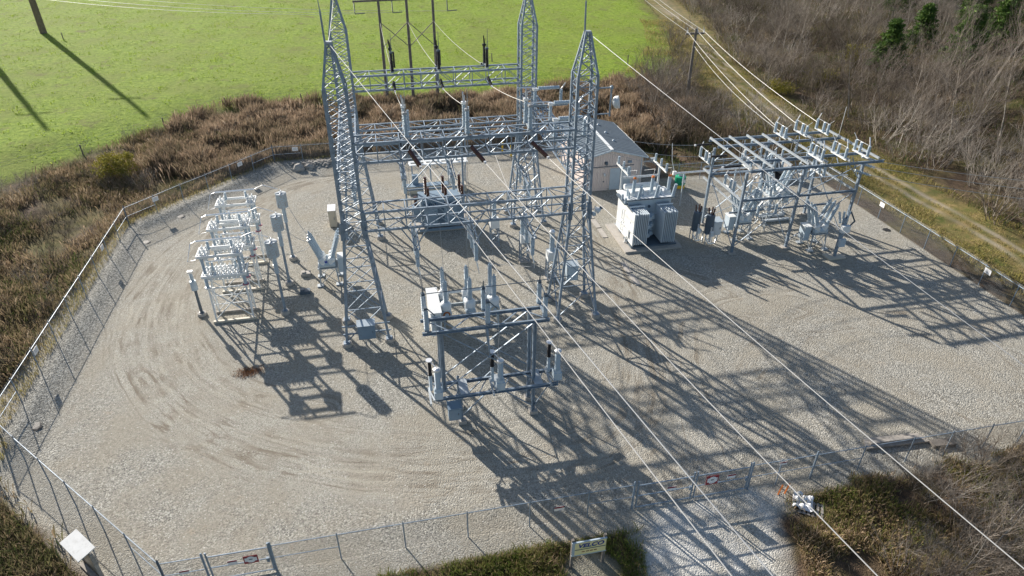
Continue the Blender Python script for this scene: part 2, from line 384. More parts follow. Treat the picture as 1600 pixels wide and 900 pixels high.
yard_a=np.clip(np.maximum(inn.astype(float),shoulder+edge*.8*(shoulder>0.02)*(shoulder<.98))-(sclear*0),0,1)
yard_a=np.maximum(yard_a,sclear*.6)
mead_a=np.clip(np.where(mead>0,.5+dm/2.4,.5-dm/2.4)+edge*1.4,0,1)
dd=seg_dist(GX,GY,DRIVE,True); drive_a=np.clip(np.where(drive>0,.5+dd/1.0,.5-dd/1.0)+edge*1.3,0,1)*np.where(GY>25,np.clip(1-(GY-25)/.8,0,1),1)
corr_a=np.clip(corr+edge*1.2,0,1)*(1-inn)
bermd=np.exp(-(seg_dist(GX,GY,BERM)/2.6)**4)*inn
fields=dict(td0=TD[0],td1=TD[1],td2=TD[2],coarse=coarse,rut=rut,meadow=mead_a,dry=corr_a*(1-mead_a*.6),dirt=trk*np.clip(-.35+1.6*fbm(GX,GY,5,40),0,.75)*(1-inn)*(GY<240),yard=yard_a,drive=drive_a,bermd=bermd)
zone=np.zeros(GX.shape,int)                                     # 0 ground 1 yard 2 meadow 3 driveway 4 grass strip
zone[mead>0]=2; zone[(corr>.5)&(mead==0)]=4; zone[inn]=1; zone[(drive>0)&(GY<25.1)]=3
def make_ground():
    ny,nx=GX.shape; idx=np.arange(ny*nx).reshape(ny,nx)
    quads=np.stack([idx[:-1,:-1],idx[:-1,1:],idx[1:,1:],idx[1:,:-1]],-1).reshape(-1,4); zc=zone[:-1,:-1].reshape(-1)
    P=np.stack([GX,GY,GZ],-1).reshape(-1,3)
    for z,nm in ((0,'ground'),(1,'gravel_yard'),(2,'meadow'),(3,'driveway'),(4,'grass_track')):
        q=quads[zc==z]; u,inv=np.unique(q,return_inverse=True); q=inv.reshape(-1,4)
        me=bpy.data.meshes.new(nm); me.vertices.add(len(u)); me.vertices.foreach_set('co',P[u].astype(np.float32).ravel())
        me.loops.add(q.size); me.loops.foreach_set('vertex_index',q.astype(np.int32).ravel())
        me.polygons.add(len(q)); me.polygons.foreach_set('loop_start',(np.arange(len(q))*4).astype(np.int32))
        me.update(calc_edges=True); me.validate()
        for k,a in fields.items(): add_attr(me,k,a.reshape(-1)[u])
        me.polygons.foreach_set('use_smooth',[True]*len(me.polygons))
        me.materials.append(GROUND); o=bpy.data.objects.new(nm,me); COL.objects.link(o); o['kind']='structure'
make_ground()

# ------------------------------------------------------------------ lattice steel
def lattice_beam(name,x0,x1,y0,y1,z0,z1,root,bay=1.62,c=.15,axis='x'):
    """box truss; y0..y1 across, chords = mesh of the part, lacing = its child"""
    T=(lambda a,b,z:(a,b,z)) if axis=='x' else (lambda a,b,z:(b,a,z))
    ch=MB(); la=MB()
    for y in (y0,y1):
        for z in (z0,z1): ch.ell(T(x0,y,z),T(x1,y,z),c,.03,flip=1 if y==y0 else -1)
    n=max(2,round((x1-x0)/bay)); s=(x1-x0)/n
    for i in range(n+1):
        x=x0+i*s
        for y in (y0,y1): la.bar(T(x,y,z0),T(x,y,z1),.07,.05)
        for z in (z0,z1): la.bar(T(x,y0,z),T(x,y1,z),.07,.05)
        if i<n:
            a,b=(x,x+s) if i%2==0 else (x+s,x)
            for y in (y0,y1): la.bar(T(a,y,z0),T(b,y,z1),.08,.05)
            la.bar(T(a,y0,z1),T(b,y1,z1),.08,.05); la.bar(T(b,y0,z0),T(a,y1,z0),.07,.05)
    b=ch.build(name,GALV,root,world=True); la.build('lacing',GALV,b,world=True); return b
def lattice_tower(cx,cy,root,rod=True):
    W=[(0.3,3.4),(9.8,1.5),(20.4,1.46),(22.1,.76),(23.2,.34)]
    legs=MB(); la=MB(); pads=[]
    def corner(z,i):
        for (za,wa),(zb,wb) in zip(W[:-1],W[1:]):
            if za<=z<=zb+1e-6: w=wa+(wb-wa)*(z-za)/(zb-za)
        sx=(-1,1,1,-1)[i]; sy=(-1,-1,1,1)[i]; return Vector((cx+sx*w/2,cy+sy*w/2,z))
    for i in range(4):
        for (za,_),(zb,_) in zip(W[:-1],W[1:]): legs.bar(corner(za,i),corner(zb,i),.19 if za<20 else .14,up=(1,0,0))
        legs.bar(corner(9.1,i),corner(10.5,i),.40,.05,up=(0,1,0)); legs.bar(corner(9.1,i),corner(10.5,i),.05,.40,up=(0,1,0))
        legs.cbox(corner(.3,i)+V(0,0,.03),(.5,.5,.06))
    zs=[.4,3.2,5.6,7.6,9.8]+[9.8+ (20.4-9.8)*k/13 for k in range(1,14)]+[21.3,22.1,22.7,23.2]
    for a,b in zip(zs[:-1],zs[1:]):
        w=.09 if a<9.5 else .055
        for i in range(4):
            j=(i+1)%4
            la.bar(corner(a,i),corner(b,j),w,.05); la.bar(corner(a,j),corner(b,i),w,.05)
            if b<=9.9 or b>=20.3 or round((b-9.8)/.815)%2==0: la.bar(corner(b,i),corner(b,j),w,.06)
    t=legs.build('tower',GALV,root,world=True); la.build('bracing',GALV,t,world=True)
    MB().box(cx-.22,cx+.22,cy-.22,cy+.22,23.16,23.3).build('cap_plate',GALV2,t,world=True)
    for i in range(4):
        c=corner(.3,i); MB().lathe((c.x,c.y,-.1),(c.x,c.y,.3),[(0,.42),(1,.40)],14).build('foundation',CONC,t,world=True)
    if rod:
        m=MB(); m.tube((cx-.2,cy,22.4),(cx-.25,cy,25.2),.07,.06); m.tube((cx-.25,cy,25.2),(cx-.5,cy,30),.028,.012,6); m.build('lightning_rod',GALV,t,world=True)
    return t
FR_=46.9; BK=65.1
gf=thing('steel_gantry','near lattice gantry of two tall towers and two box trusses carrying the brown insulator strings','gantry',(6.25,FR_,0),group=None)
lattice_tower(-2.5,FR_,gf); lattice_tower(15.15,FR_,gf)
lattice_beam('truss_beam',-1.75,14.4,FR_-.85,FR_+.85,9.8,11.3,gf)
lattice_beam('truss_beam',-1.75,14.4,FR_-.85,FR_+.85,15.2,16.6,gf)
gb=thing('steel_gantry','rear lattice gantry standing nearest the green meadow behind the blue transformer','gantry',(6.25,BK,0))
lattice_tower(-2.5,BK,gb,False); lattice_tower(15.05,BK,gb,False)
lattice_beam('truss_beam',-1.75,14.3,BK-.85,BK+.85,15.2,16.55,gb)
lattice_beam('truss_beam',-1.75,14.3,BK-.85,BK+.85,9.9,11.4,gb)
sb=thing('side_truss','lattice truss running from the near right tower back to the rear right tower','truss',(15.1,56,0))
lattice_beam('truss_beam',FR_+.8,BK-.8,14.4,15.8,12.6,13.9,sb,1.7,.11,'y')
sb=thing('side_truss','lattice truss running from the near left tower back to the rear left tower','truss',(-2.5,56,0))
lattice_beam('truss_beam',FR_+.8,BK-.8,-3.2,-1.8,12.6,13.9,sb,1.7,.11,'y')

# platforms and boxes bolted on the towers
def cabinet(loc,sx,sy,sz,label,m=None,z0=.9,legs=True,group=None,roofm=None,door=True):
    m=m or GREYP; t=thing('control_cabinet',label,'cabinet',loc,group=group)
    MB().box(-sx/2,sx/2,-sy/2,sy/2,z0,z0+sz).build('body',m,t)
    r=MB(); r.add([(-sx/2-.05,-sy/2-.08,z0+sz+.0),(sx/2+.05,-sy/2-.08,z0+sz+.0),(sx/2+.05,sy/2+.05,z0+sz+.12),(-sx/2-.05,sy/2+.05,z0+sz+.12),
      (-sx/2-.05,-sy/2-.08,z0+sz+.04),(sx/2+.05,-sy/2-.08,z0+sz+.04),(sx/2+.05,sy/2+.05,z0+sz+.16),(-sx/2-.05,sy/2+.05,z0+sz+.16)],[(0,3,2,1),(4,5,6,7),(0,1,5,4),(1,2,6,5),(2,3,7,6),(3,0,4,7)])
    r.build('roof',roofm or m,t)
    if door:
        d=MB(); d.box(-sx/2+.08,sx/2-.08,-sy/2-.03,-sy/2-.003,z0+.1,z0+sz-.1); dd_=d.build('door',m,t)
        MB().box(sx/2-.22,sx/2-.17,-sy/2-.07,-sy/2-.033,z0+sz*.45,z0+sz*.6).build('handle',DARKP,dd_)
    if legs:
        for x in (-sx/2+.08,sx/2-.08): MB().box(x-.05,x+.05,-.05,.05,0,z0).build('leg',GALV,t)
    return t
c=cabinet((-2.5,45.0,0),1.35,.7,1.3,'blue-grey sloping-topped cabinet bolted low on the near left lattice tower',BLUEP,.8,legs=False,roofm=GREYP)
m=MB(); m.box(-1.9,1.9,.32,.42,1.7,1.8); m.box(-1.9,1.9,.32,.42,.95,1.05); m.bar((-.2,0,.8),(-.15,-.1,0),.05); m.bar((.1,0,.8),(.15,-.1,0),.05); m.build('mounting_rail',GALV,c)
cabinet((15.1,47.2,0),.95,.8,1.4,'light grey cabinet held inside the lower bracing of the near right lattice tower',GREYP,2.9,legs=False)
m=thing('microwave_dish','white drum dish antenna on a pipe beside the near right lattice tower','antenna',(16.9,46.9,18.3))
q=MB(); q.tube((.35,0,-1.2),(.35,0,1.1),.07); q.bar((-1.05,0,.95),(.4,0,.95),.09); q.bar((-1.05,0,-1.0),(.4,0,-1.0),.09); q.tube((.35,-.1,.95),(.35,.1,.95),.13); q.build('mounting_pipe',GALV,m)
MB().lathe((.5,0,-.2),(.95,-.2,-.1),[(0,.12),(.25,.38),(.5,.46),(1,.46)],18).build('reflector',WHITEP,m,smooth=True)
m=thing('floodlight','small white floodlight and camera on the right leg of the near right tower','floodlight',(16.15,46,9.9))
q=MB(); q.bar((-.3,.2,0),(.2,0,0),.06); q.bar((.2,0,-.2),(.2,0,.3),.06); q.build('bracket',GALV,m)
MB().lathe((.2,0,.1),(.55,-.25,-.1),[(0,.12),(.4,.24),(1,.26)],12).build('lamp_head',WHITEP,m,smooth=True)
MB().cbox((.1,-.1,-.35),(.25,.3,.25)).build('ballast_box',GREYP,m)
MB().lathe((.5,-.2,.25),(.75,-.3,.2),[(0,.08),(1,.09)],10).build('camera_lens',DARKP,m)

# ------------------------------------------------------------------ disconnect switches
def switch_upright(label,loc,m_ins,dark=False,group=None):
    t=thing('disconnect_switch',label,'switch',loc,group=group)
    b=MB(); b.chan((0,-1.0,.08),(0,1.0,.08),.16,.1); b.cbox((0,-.75,.1),(.34,.3,.1)); b.cbox((0,.75,.1),(.34,.3,.1)); b.build('base',GALV2,t)
    for y in (-.75,.75):
        a=MB(); a.insul((0,y,.15),(0,y,.95),.17,6); a.insul((0,y,.97),(0,y,1.75),.15,6); a.build('insulator',m_ins,t,smooth=False)
    a=MB(); a.insul((.28,.62,.15),(.28,.62,1.6),.10,9); a.build('operating_rod',m_ins,t)
    a=MB(); a.cbox((0,.75,1.85),(.35,.3,.18)); a.bar((0,.75,1.9),(-.12,.25,2.75),.09,.14); a.bar((.06,.72,1.9),(.0,.2,2.55),.05); a.build('switch_blade',BLACKI if dark else ALU,t)
    a=MB(); a.cbox((0,-.75,1.82),(.3,.28,.14)); a.bar((0,-.75,1.85),(0,-.95,2.2),.06); a.tube((.05,-.7,1.85),(.1,-.6,3.5),.035,.015,6); a.bar((.05,-.7,2.3),(.12,-.9,2.5),.03); a.build('arcing_horn',THINW if not dark else DARKP,t)
    return t
PH=(2.0,6.35,10.95)
nm=('left','middle','right')
g1='three upright switches on the near gantry truss'
s0=switch_upright('grey upright switch on the near gantry truss, leftmost of three',(PH[0],FR_,16.68),PORC,group=g1)
for k in (1,2): dup(s0,(PH[k],FR_,16.68),'grey upright switch on the near gantry truss, %s of three'%('middle','rightmost')[k-1],group=g1)
g2='three black upright switches on the rear gantry truss'
s1=switch_upright('black upright switch on the rear gantry truss against the meadow, leftmost of three',(PH[0],BK,16.65),BLACKI,True,group=g2)
for k in (1,2): dup(s1,(PH[k],BK,16.65),'black upright switch on the rear gantry truss against the meadow, %s of three'%('middle','rightmost')[k-1],group=g2)
# side switches on the right-hand side truss
g3='grey switches over the right side truss'
def side_switch(label,loc,group):
    t=thing('disconnect_switch',label,'switch',loc,group=group)
    MB().chan((-1.2,0,.1),(2.6,0,.1),.2,.12).build('base',GALV2,t)
    for x in (-.6,1.9): MB().insul((x,0,.2),(x,0,1.5),.16,9).build('insulator',PORC,t)
    a=MB(); a.cbox((-.6,0,1.62),(.4,.4,.22)); a.tube((-2.3,0,1.85),(-.6,0,1.8),.05); a.build('terminal',ALU,t)
    MB().insul((-.3,0,1.7),(1.7,0,1.7),.17,12,.85).build('interrupter',PORC,t)
    MB().bar((1.9,0,1.55),(2.3,0,2.1),.09).build('contact_arm',ALU,t)
    return t
ss=side_switch('horizontal grey interrupter on two insulators above the side truss, farthest of three',(15.3,60.2,13.95),g3)
dup(ss,(15.6,55.6,13.95),'horizontal grey interrupter on two insulators above the side truss, middle of three',group=g3)
dup(ss,(14.9,51.4,13.95),'horizontal grey interrupter on two insulators above the side truss, nearest of three',group=g3)
# underhung switches below the lower truss
def underhung(label,loc,group):
    t=thing('underhung_switch',label,'switch',loc,group=group)
    b=MB(); b.chan((-.18,-1.2,0),(-.18,3.6,0),.18,.1); b.chan((.18,-1.2,0),(.18,3.6,0),.18,.1)
    for y in (-.85,.85): b.bar((-1.1,y,1.85),(0,y,.05),.09); b.bar((1.1,y,1.85),(0,y,.05),.09)
    b.bar((0,3.4,.05),(0,.9,1.8),.08); b.build('hanger_frame',GALV,t)
    for i,y in enumerate((-.9,1.3,2.9)):
        a=MB(); a.insul((0,y,-.1),(0,y,-.85),.19,5,.85); a.insul((0,y,-.88),(0,y,-1.65),.17,5,.85); a.build('insulator',PORC,t)
    a=MB(); a.bar((0,-.9,-1.75),(0,1.3,-1.72),.07); a.bar((0,-.9,-1.7),(.1,-1.1,-2.3),.07); a.bar((.1,-1.1,-2.3),(.2,-.9,-2.9),.05); a.bar((0,1.3,-1.72),(0,2.9,-1.7),.05); a.build('switch_blade',ALU,t)
    return t
g4='underhung switches below the near lower truss'
u0=underhung('grey switch hanging under the lower near truss, leftmost of three',(2.05,FR_,7.95),g4)
dup(u0,(6.7,FR_,7.95),'grey switch hanging under the lower near truss, middle of three',group=g4)
dup(u0,(11.3,FR_,7.95),'grey switch hanging under the lower near truss, rightmost of three',group=g4)
dup(u0,(-2.4,53.5,10.75),'grey switch hanging under the left side truss, nearer of two',group='switches under the left side truss')
dup(u0,(-2.4,59.2,10.75),'grey switch hanging under the left side truss, farther of two',group='switches under the left side truss')
g5='underhung switches below the rear lower truss'
dup(u0,(2.05,BK-2.4,8.1),'grey switch hanging under the lower rear truss, leftmost of three',PI,g5)
dup(u0,(6.7,BK-2.4,8.1),'grey switch hanging under the lower rear truss, middle of three',PI,g5)
dup(u0,(13.4,59.4,8.1),'grey switch hanging near the rear right tower, rightmost of three',PI,g5)

# ------------------------------------------------------------------ insulator strings and wires
def string(p,q,m,label,group,n=13,r=.14):
    p=Vector(p);q=Vector(q); t=thing('insulator_string',label,'insulator',p,group=group)
    prof=[(0,.03),(.06,.03)]
    for i in range(n):
        a=.07+.86*i/n; d=.86/n; prof+=[(a,r*.45),(a+d*.15,r),(a+d*.6,r*.8),(a+d*.62,r*.45)]
    prof+=[(.94,.03),(1,.05)]
    MB().lathe((0,0,0),q-p,prof,10).build('discs',m,t)
    MB().cbox(q-p,(.16,.16,.16)).build('clamp',ALU,t)
    return t
def sagline(p,q,sag,n=16):
    p=Vector(p);q=Vector(q); return [p.lerp(q,i/n)-Vector((0,0,sag*4*(i/n)*(1-i/n))) for i in range(n+1)]
def wire(pts,r,label,group=None,m=None,cat='wire'):
    mb=MB().path(pts,r,5); return single(mb,'power_line' if cat=='wire' else 'jumper_wire',m or WIREM,label,cat,tuple(pts[0]),group,smooth=True)
D=Vector((.2033,-.979,0))
gS='brown insulator strings on the near truss'
ends=[]
for k,x in enumerate((2.1,6.55,11.05)):
    p=Vector((x,46.0,15.85)); q=Vector((x+.55,43.2,15.65)); ends.append(q)
    string(p,q,BROWN,'brown disc insulator string pulled toward the camera from the near truss, %s of three'%('leftmost','middle','rightmost')[k],gS,14,.17)
gW='three white conductors leaving the near gantry toward the camera'
far=[(9.12,10.69,15.0),(13.67,9.97,14.75),(18.28,9.44,14.6)]
for k in range(3):
    e=Vector(far[k]); d=(e-ends[k]); q=ends[k]+d*2.2; q.z=15.5
    wire(sagline(ends[k],q,1.05 if k else .75,30),.022,'thick white conductor crossing above the yard to the lower right, %s of three'%('leftmost','middle','rightmost')[k],gW)
gT='thin shield wires from the tower tops'
e=Vector((5.82,6.81,23.0)); p=Vector((-2.5,46.9,23.2)); wire(sagline(p,p+(e-p)*2.,.5,30),.014,'thin shield wire running from the near left tower peak toward the lower right',gT,THINW)
p=Vector((15.15,46.9,23.2)); wire(sagline(p,p+(Vector((21.27,16.7,18.6))-p)*1.5,.35,30),.014,'thin shield wire running from the near right tower peak over the right-hand equipment',gT,THINW)
p=Vector((-2.5,46.9,23.2)); wire(sagline(p,(-2.5,BK,23.2),.15),.018,'thin shield wire between the two left tower peaks',gT,THINW)
gS2='black insulator strings on the rear truss'
gW2='conductors between rear gantry and near gantry'
gW3='conductors from the three wooden poles to the rear gantry'
HFX=(2.3,6.6,10.7); HFY=112.8
for k,x in enumerate((2.0,6.4,10.95)):
    o=('leftmost','middle','rightmost')[k]
    p=Vector((x,64.1,15.9)); q=Vector((x,61.9,15.6)); string(p,q,BLACKI,'black insulator string on the near side of the rear truss, %s of three'%o,gS2,12,.15)
    wire(sagline(q,(x,47.75,18.3),.12),.022,'white conductor between the rear and near gantry, %s of three'%o,gW2)
    a=Vector((HFX[k],HFY-.3,12.1)); b=Vector((x,66.2,16.4)); string(b,b+(a-b).normalized()*1.6,BLACKI,'short black insulator string on the meadow side of the rear truss, %s of three'%o,'short strings on the meadow side of the rear truss',9,.12)
    wire(sagline(b+(a-b).normalized()*1.6,a,.45,20),.022,'white conductor from the three-pole wooden structure to the rear gantry, %s of three'%o,gW3)
gS3='black strings on the rear lower truss'
for k,x in enumerate((2.0,6.3,10.7)):
    o=('leftmost','middle','rightmost')[k]
    p=Vector((x,64.0,11.2)); q=Vector((x+.1,62.2,10.1)); string(p,q,BLACKI,'dark insulator string sloping from the lower rear truss, %s of three'%o,gS3,11,.14)
    wire(sagline(q,(x+.3,49.9,8.1),.15),.026,'white conductor dropping from the lower rear truss to the underhung switch, %s of three'%o,'conductors between the lower trusses')
gJ='vertical dropper wires above the near breaker'
for k,(x0,x1) in enumerate(((2.05,4.0),(6.7,6.0),(11.3,8.05))):
    o=('leftmost','middle','rightmost')[k]
    wire([(x0,45.9,5.2),(x0+(x1-x0)*.3,46.8,4.9),(x1,47.3,5.1)],.018,'thin jumper from an underhung switch to the near breaker bushing, %s of three'%o,gJ,THINW,'jumper')
    wire(sagline((x1,45.5,5.05),(x1*.98+.05,46.2,9.9),.1,6),.016,'thin vertical jumper rising from the near breaker to the lower truss, %s of three'%o,'vertical jumpers rising to the lower truss',THINW,'jumper')
    wire(sagline((2.05+4.6*k,48.2,6.2),(2.0+4.4*k,47.7,16.5),.15,8),.016,'thin vertical jumper from the upper truss down to an underhung switch, %s of three'%o,'vertical jumpers between the trusses',THINW,'jumper')
# tie lines toward the right-hand frame
gS4='dark strings at the left end of the right-hand frame'
for k,y in enumerate((60.8,57.5,54.7)):
    o=('farthest','middle','nearest')[k]
    string((33.9,y,8.75),(32.0,y+.1,8.7),BLACKI,'dark horizontal insulator string at the left end of the right-hand frame, %s of three'%o,gS4,12,.13)
    wire(sagline((32.0,y+.1,8.7),(16,y+2.5,12.2),.9,16),.018,'thin conductor from the right-hand frame to the side truss, %s of three'%o,'thin conductors between side truss and right-hand frame',THINW)
    string((15.9,y+2.5,12.9),(17.2,y+2.4,12.2),BROWN,'short brown string on the side truss near the control building, %s of three'%o,'short brown strings on the side truss',9,.12)

# ------------------------------------------------------------------ front switch stand and its equipment
t=thing('switch_stand','blue-grey steel stand nearest the gate, with two levels of beams and crossed braces','stand',(6,34.9,0))
Z0,Z1=3.0,8.0
Y0,Y1=34.55,36.05
for y in (Y0,Y1):
    for x in (2.56,8.72):
        a=MB(); a.ell((x,y,Z0 if x<5 else .3),(x,y,Z1),.17,.04); a.ell((x+.14,y+.1,Z0 if x<5 else .3),(x+.14,y+.1,Z1),.12,.03); a.build('post',GALV,t,world=True)
    a=MB(); a.ell((3.7,y,.3),(3.7,y,Z0),.17,.04); a.build('post',GALV,t,world=True)
    for x in (3.7,8.8): MB().box(x-.3,x+.3,y-.25,y+.25,-.1,.3).build('foundation',CONC,t,world=True)
    a=MB(); a.chan((1.45,y,Z1),(9.75,y,Z1),.24,.12,.03); a.build('top_beam',GALV,t,world=True)
    a=MB(); a.chan((1.95,y-.6,Z0),(10.35,y-.6,Z0),.24,.14,.03); a.build('lower_beam',GALV,t,world=True)
a=MB()
for y in (Y0,Y1):
    a.bar((2.6,y,Z0+.1),(8.75,y,Z1-.1),.09,.06); a.bar((8.75,y+.05,Z0+.1),(2.6,y+.05,Z1-.1),.09,.06)
    a.bar((3.7,y,.6),(6.0,y,Z0),.09,.06); a.bar((3.7,y,.6),(2.2,y,Z0),.08,.06); a.bar((8.8,y,.6),(6.0,y,Z0),.09,.06); a.bar((8.8,y,.6),(10.2,y,Z0),.08,.06)
for i in range(5):
    x=1.6+i*1.62; a.bar((x,Y0,Z1),(x+1.62,Y1,Z1),.08,.04) if i%2 else a.bar((x,Y1,Z1),(x+1.62,Y0,Z1),.08,.04)
    a.bar((x,Y0-.6,Z0-.05),(x+.8,Y1-.6,Z0-.05),.06,.04)
a.build('bracing',GALV,t,world=True)
a=MB(); a.bar((5.5,Y0,Z1),(5.75,Y0,5.6),.1,.06); a.bar((5.8,Y1,Z1),(5.75,Y0+.1,5.6),.1,.06); a.build('hanger',GALV,t,world=True)
for x in (3.9,6.3,9.0): MB().box(x-.3,x+.3,Y0-.66,Y1-.55,Z0+.13,Z0+.17).build('mounting_plate',GALV2,t,world=True)
cabinet((3.15,34.0,0),.85,.6,1.05,'blue-grey switch operator box on the left foot of the front stand',BLUEP,1.1,legs=False)
gC='upright grey switch units on the top beams of the front stand'
def stand_switch(label,loc,group):
    t=thing('disconnect_switch',label,'switch',loc,group=group)
    a=MB(); a.chan((0,-1.0,.12),(0,1.3,.12),.14,.1); a.cbox((0,-.75,.2),(.3,.3,.12)); a.cbox((0,.9,.2),(.3,.3,.12)); a.build('base',GALV,t)
    for y in (-.75,.9): MB().insul((0,y,.26),(0,y,1.75),.17,10,.8).build('insulator',PORC,t)
    a=MB(); a.cbox((0,.9,1.82),(.22,.25,.16)); a.tube((0,.9,1.85),(.02,.8,2.4),.05,.03); a.cbox((0,-.75,1.82),(.22,.25,.16)); a.bar((.05,-.75,1.85),(.55,-1.2,1.5),.05,.05); a.bar((0,-.75,1.82),(0,.9,1.8),.06,.06); a.build('switch_blade',DARKP,t)
    return t
q=stand_switch('grey two-column switch on the left end of the front stand top',(1.75,Y0+.7,Z1+.12),gC)
dup(q,(5.65,Y0+.7,Z1+.12),'grey two-column switch on the middle of the front stand top',group=gC)
dup(q,(9.4,Y0+.7,Z1+.12),'grey two-column switch on the right end of the front stand top',group=gC)
m=single(MB().path([(1.7,36.2,9.9),(5.6,36.2,9.95),(9.3,36.2,10),(11.5,36.3,10.05)],.03,6),'linkage_rod',DARKP,'dark control rod lying along the tops of the front stand switches','rod',(1.7,36.2,9.9))
gD='arresters and potential heads on the lower beams of the front stand'
def lower_unit(label,loc,group):
    t=thing('instrument_transformer',label,'transformer',loc,group=group)
    a=MB(); a.box(-.28,.28,-.3,.3,.15,.75); a.lathe((0,0,.75),(0,0,.95),[(0,.3),(1,.24)],14); a.build('tank',GREYP,t)
    MB().insul((0,0,.95),(0,0,2.35),.2,12,.85,12).build('insulator',PORC,t)
    MB().lathe((0,0,2.35),(0,0,2.6),[(0,.12),(.3,.24),(.7,.24),(1,.1)],12).build('terminal',ALU,t)
    a=MB(); a.box(-.62,-.5,-.7,1.0,.1,.25); a.bar((-.55,.7,.2),(-.3,-.5,.3),.1); a.build('base',GALV2,t)
    MB().insul((-.42,.75,.2),(-.42,.75,1.5),.12,10,.8).build('cutout',GREYP,t)
    b=MB(); b.insul((-.42,.75,1.5),(-.42,.75,2.7),.14,10,.8); b.build('arrester',BLACKI,t)
    a=MB(); a.lathe((-.42,.75,2.7),(-.42,.75,2.75),[(0,.22),(1,.22)],12); a.bar((-.42,.75,2.7),(-.05,.1,2.6),.05); a.build('lead',ALU,t)
    return t
q=lower_unit('grey transformer unit at the left end of the front stand lower beams',(2.15,33.95,Z0),gD)
dup(q,(6.35,34.05,Z0),'grey transformer unit at the middle of the front stand lower beams',group=gD)
dup(q,(10.35,34.3,Z0),'grey transformer unit at the right end of the front stand lower beams',group=gD)
for k,(x,z) in enumerate(((2.3,9.4),(6.2,9.4),(10.2,9.4))):
    wire([(x-.1,33.9,z),(x+.05,33.75,z-1.5),(x-.05,34.0,5.7)],.02,'thin jumper hanging from the front stand top to its lower unit, %s of three'%('leftmost','middle','rightmost')[k],'hanging jumpers on the front stand',THINW,'jumper')

# ------------------------------------------------------------------ circuit breakers
def breaker_big():
    t=thing('circuit_breaker','three-pole outdoor breaker with white cabinet behind the front stand','circuit breaker',(6,46.4,0))
    for x in (-2,0,2):
        a=MB(); a.lathe((x,-1.3,2.0),(x,1.2,2.0),[(0,.38),(.04,.44),(.96,.44),(1,.38)],18); k=a.build('tank',GREYP,t,smooth=True)
        for y,ty in ((-.85,-.95),(.85,.98)):
            MB().lathe((x,y,2.2),(x,ty*.95,3.05),[(0,.44),(.7,.46),(.85,.36),(1,.2)],16).build('bushing_turret',WHITEP,k,smooth=True)
            b=MB(); b.insul((x,ty*.95,3.0),(x,ty,4.95),.19,14,.85,12); b.tube((x,ty,4.95),(x,ty,5.15),.09); b.build('bushing',PORC,k)
        MB().lathe((x,-1.36,2.0),(x,-1.31,2.0),[(0,.30),(1,.30)],18).build('end_cover',{-2:RUST,0:GREYP,2:TAN}[x],k)
        MB().lathe((x,-1.44,2.0),(x,-1.37,2.0),[(0,.16),(1,.18)],14).build('rupture_disc',GREYP,k)
    a=MB()
    for y in (-1.0,.9): a.chan((-2.7,y,1.4),(2.7,y,1.4),.2,.1); a.box(-2.7,2.7,y-.02,y+.1,1.52,1.56)
    for x in (-2.2,2.3):
        for y in (-1,.9): a.bar((x,y,0),(x,y,1.35),.14); a.box(x-.25,x+.25,y-.25,y+.25,-.05,.12)
        a.bar((x,-1,.2),(x,.9,1.3),.07); a.bar((x,.9,.2),(x,-1,1.3),.07)
    a.build('support_frame',RUSTYGREY,t)
    MB().tube((-2,1.25,2.5),(2,1.25,2.5),.13,n=12).build('gas_pipe',WHITEP,t,smooth=True)
    a=MB(); a.box(-3.35,-2.5,-2.0,1.8,.5,2.7); cab=a.build('control_cabinet',WHITEP,t)
    MB().box(-3.4,-2.45,-2.06,1.86,2.7,2.78).build('lid',WHITEP,cab); MB().box(-3.25,-2.6,-2.04,-2.003,.7,2.5).build('door',GREYP,cab)
    return t
breaker_big()
def breaker_fan(label,loc,rz=0,group='fan-bushing breakers',tank=GREYP):
    t=thing('circuit_breaker',label,'circuit breaker',loc,rz,group)
    a=MB()
    for x in (-.85,.85):
        for y in (-.9,.9): a.bar((x,y,0),(x*.85,y*.8,1.7),.11); a.box(x-.3,x+.3,y-.25,y+.25,-.05,.1)
        a.bar((x,-.9,.1),(x*.85,.72,1.6),.05); a.bar((x,.9,.1),(x*.85,-.72,1.6),.05)
    for y in (-.9,.9): a.bar((-.85,y,.1),(.72,y*.8,1.6),.05); a.bar((.85,y,.1),(-.72,y*.8,1.6),.05)
    a.box(-.9,.9,-.85,.85,1.68,1.78); a.build('support_frame',GALV2,t)
    for y in (-.62,0,.62):
        k=MB().lathe((-.72,y,2.08),(.72,y,2.08),[(0,.26),(.05,.31),(.95,.31),(1,.26)],14).build('tank',tank,t,smooth=True)
        for sx in (-1,1):
            MB().lathe((sx*.32,y,2.15),(sx*.55,y,2.75),[(0,.30),(.8,.31),(1,.2)],12).build('bushing_turret',WHITEP,k,smooth=True)
            b=MB(); b.insul((sx*.55,y,2.72),(sx*1.25,y,4.75),.19,12,.85); b.tube((sx*1.25,y,4.75),(sx*1.33,y,5.0),.08); b.build('bushing',PORC,k)
    c=MB().box(.95,1.6,-.45,.5,1.0,2.5).build('control_cabinet',GREYP,t)
    MB().box(.9,1.65,-.5,.55,2.5,2.58).build('lid',WHITEP,c)
    return t
bf=breaker_fan('grey breaker with slanted bushings between the reactor poles and the near left tower',(-5.75,55.9,0))
MB().box(-.18,.05,-.82,-.78,2.0,2.5).build('striped_plate',BLUET,bf)
gR='breakers under the right-hand frame'
q=dup(bf,(42.6,53.0,0),'grey breaker with slanted bushings under the right front corner of the right-hand frame',PI,gR)
dup(bf,(36.2,56.6,0),'grey breaker with slanted bushings under the left side of the right-hand frame',PI,gR)
dup(bf,(42.9,61.5,0),'grey breaker with slanted bushings at the back of the right-hand frame, beside timber skids',0,gR)

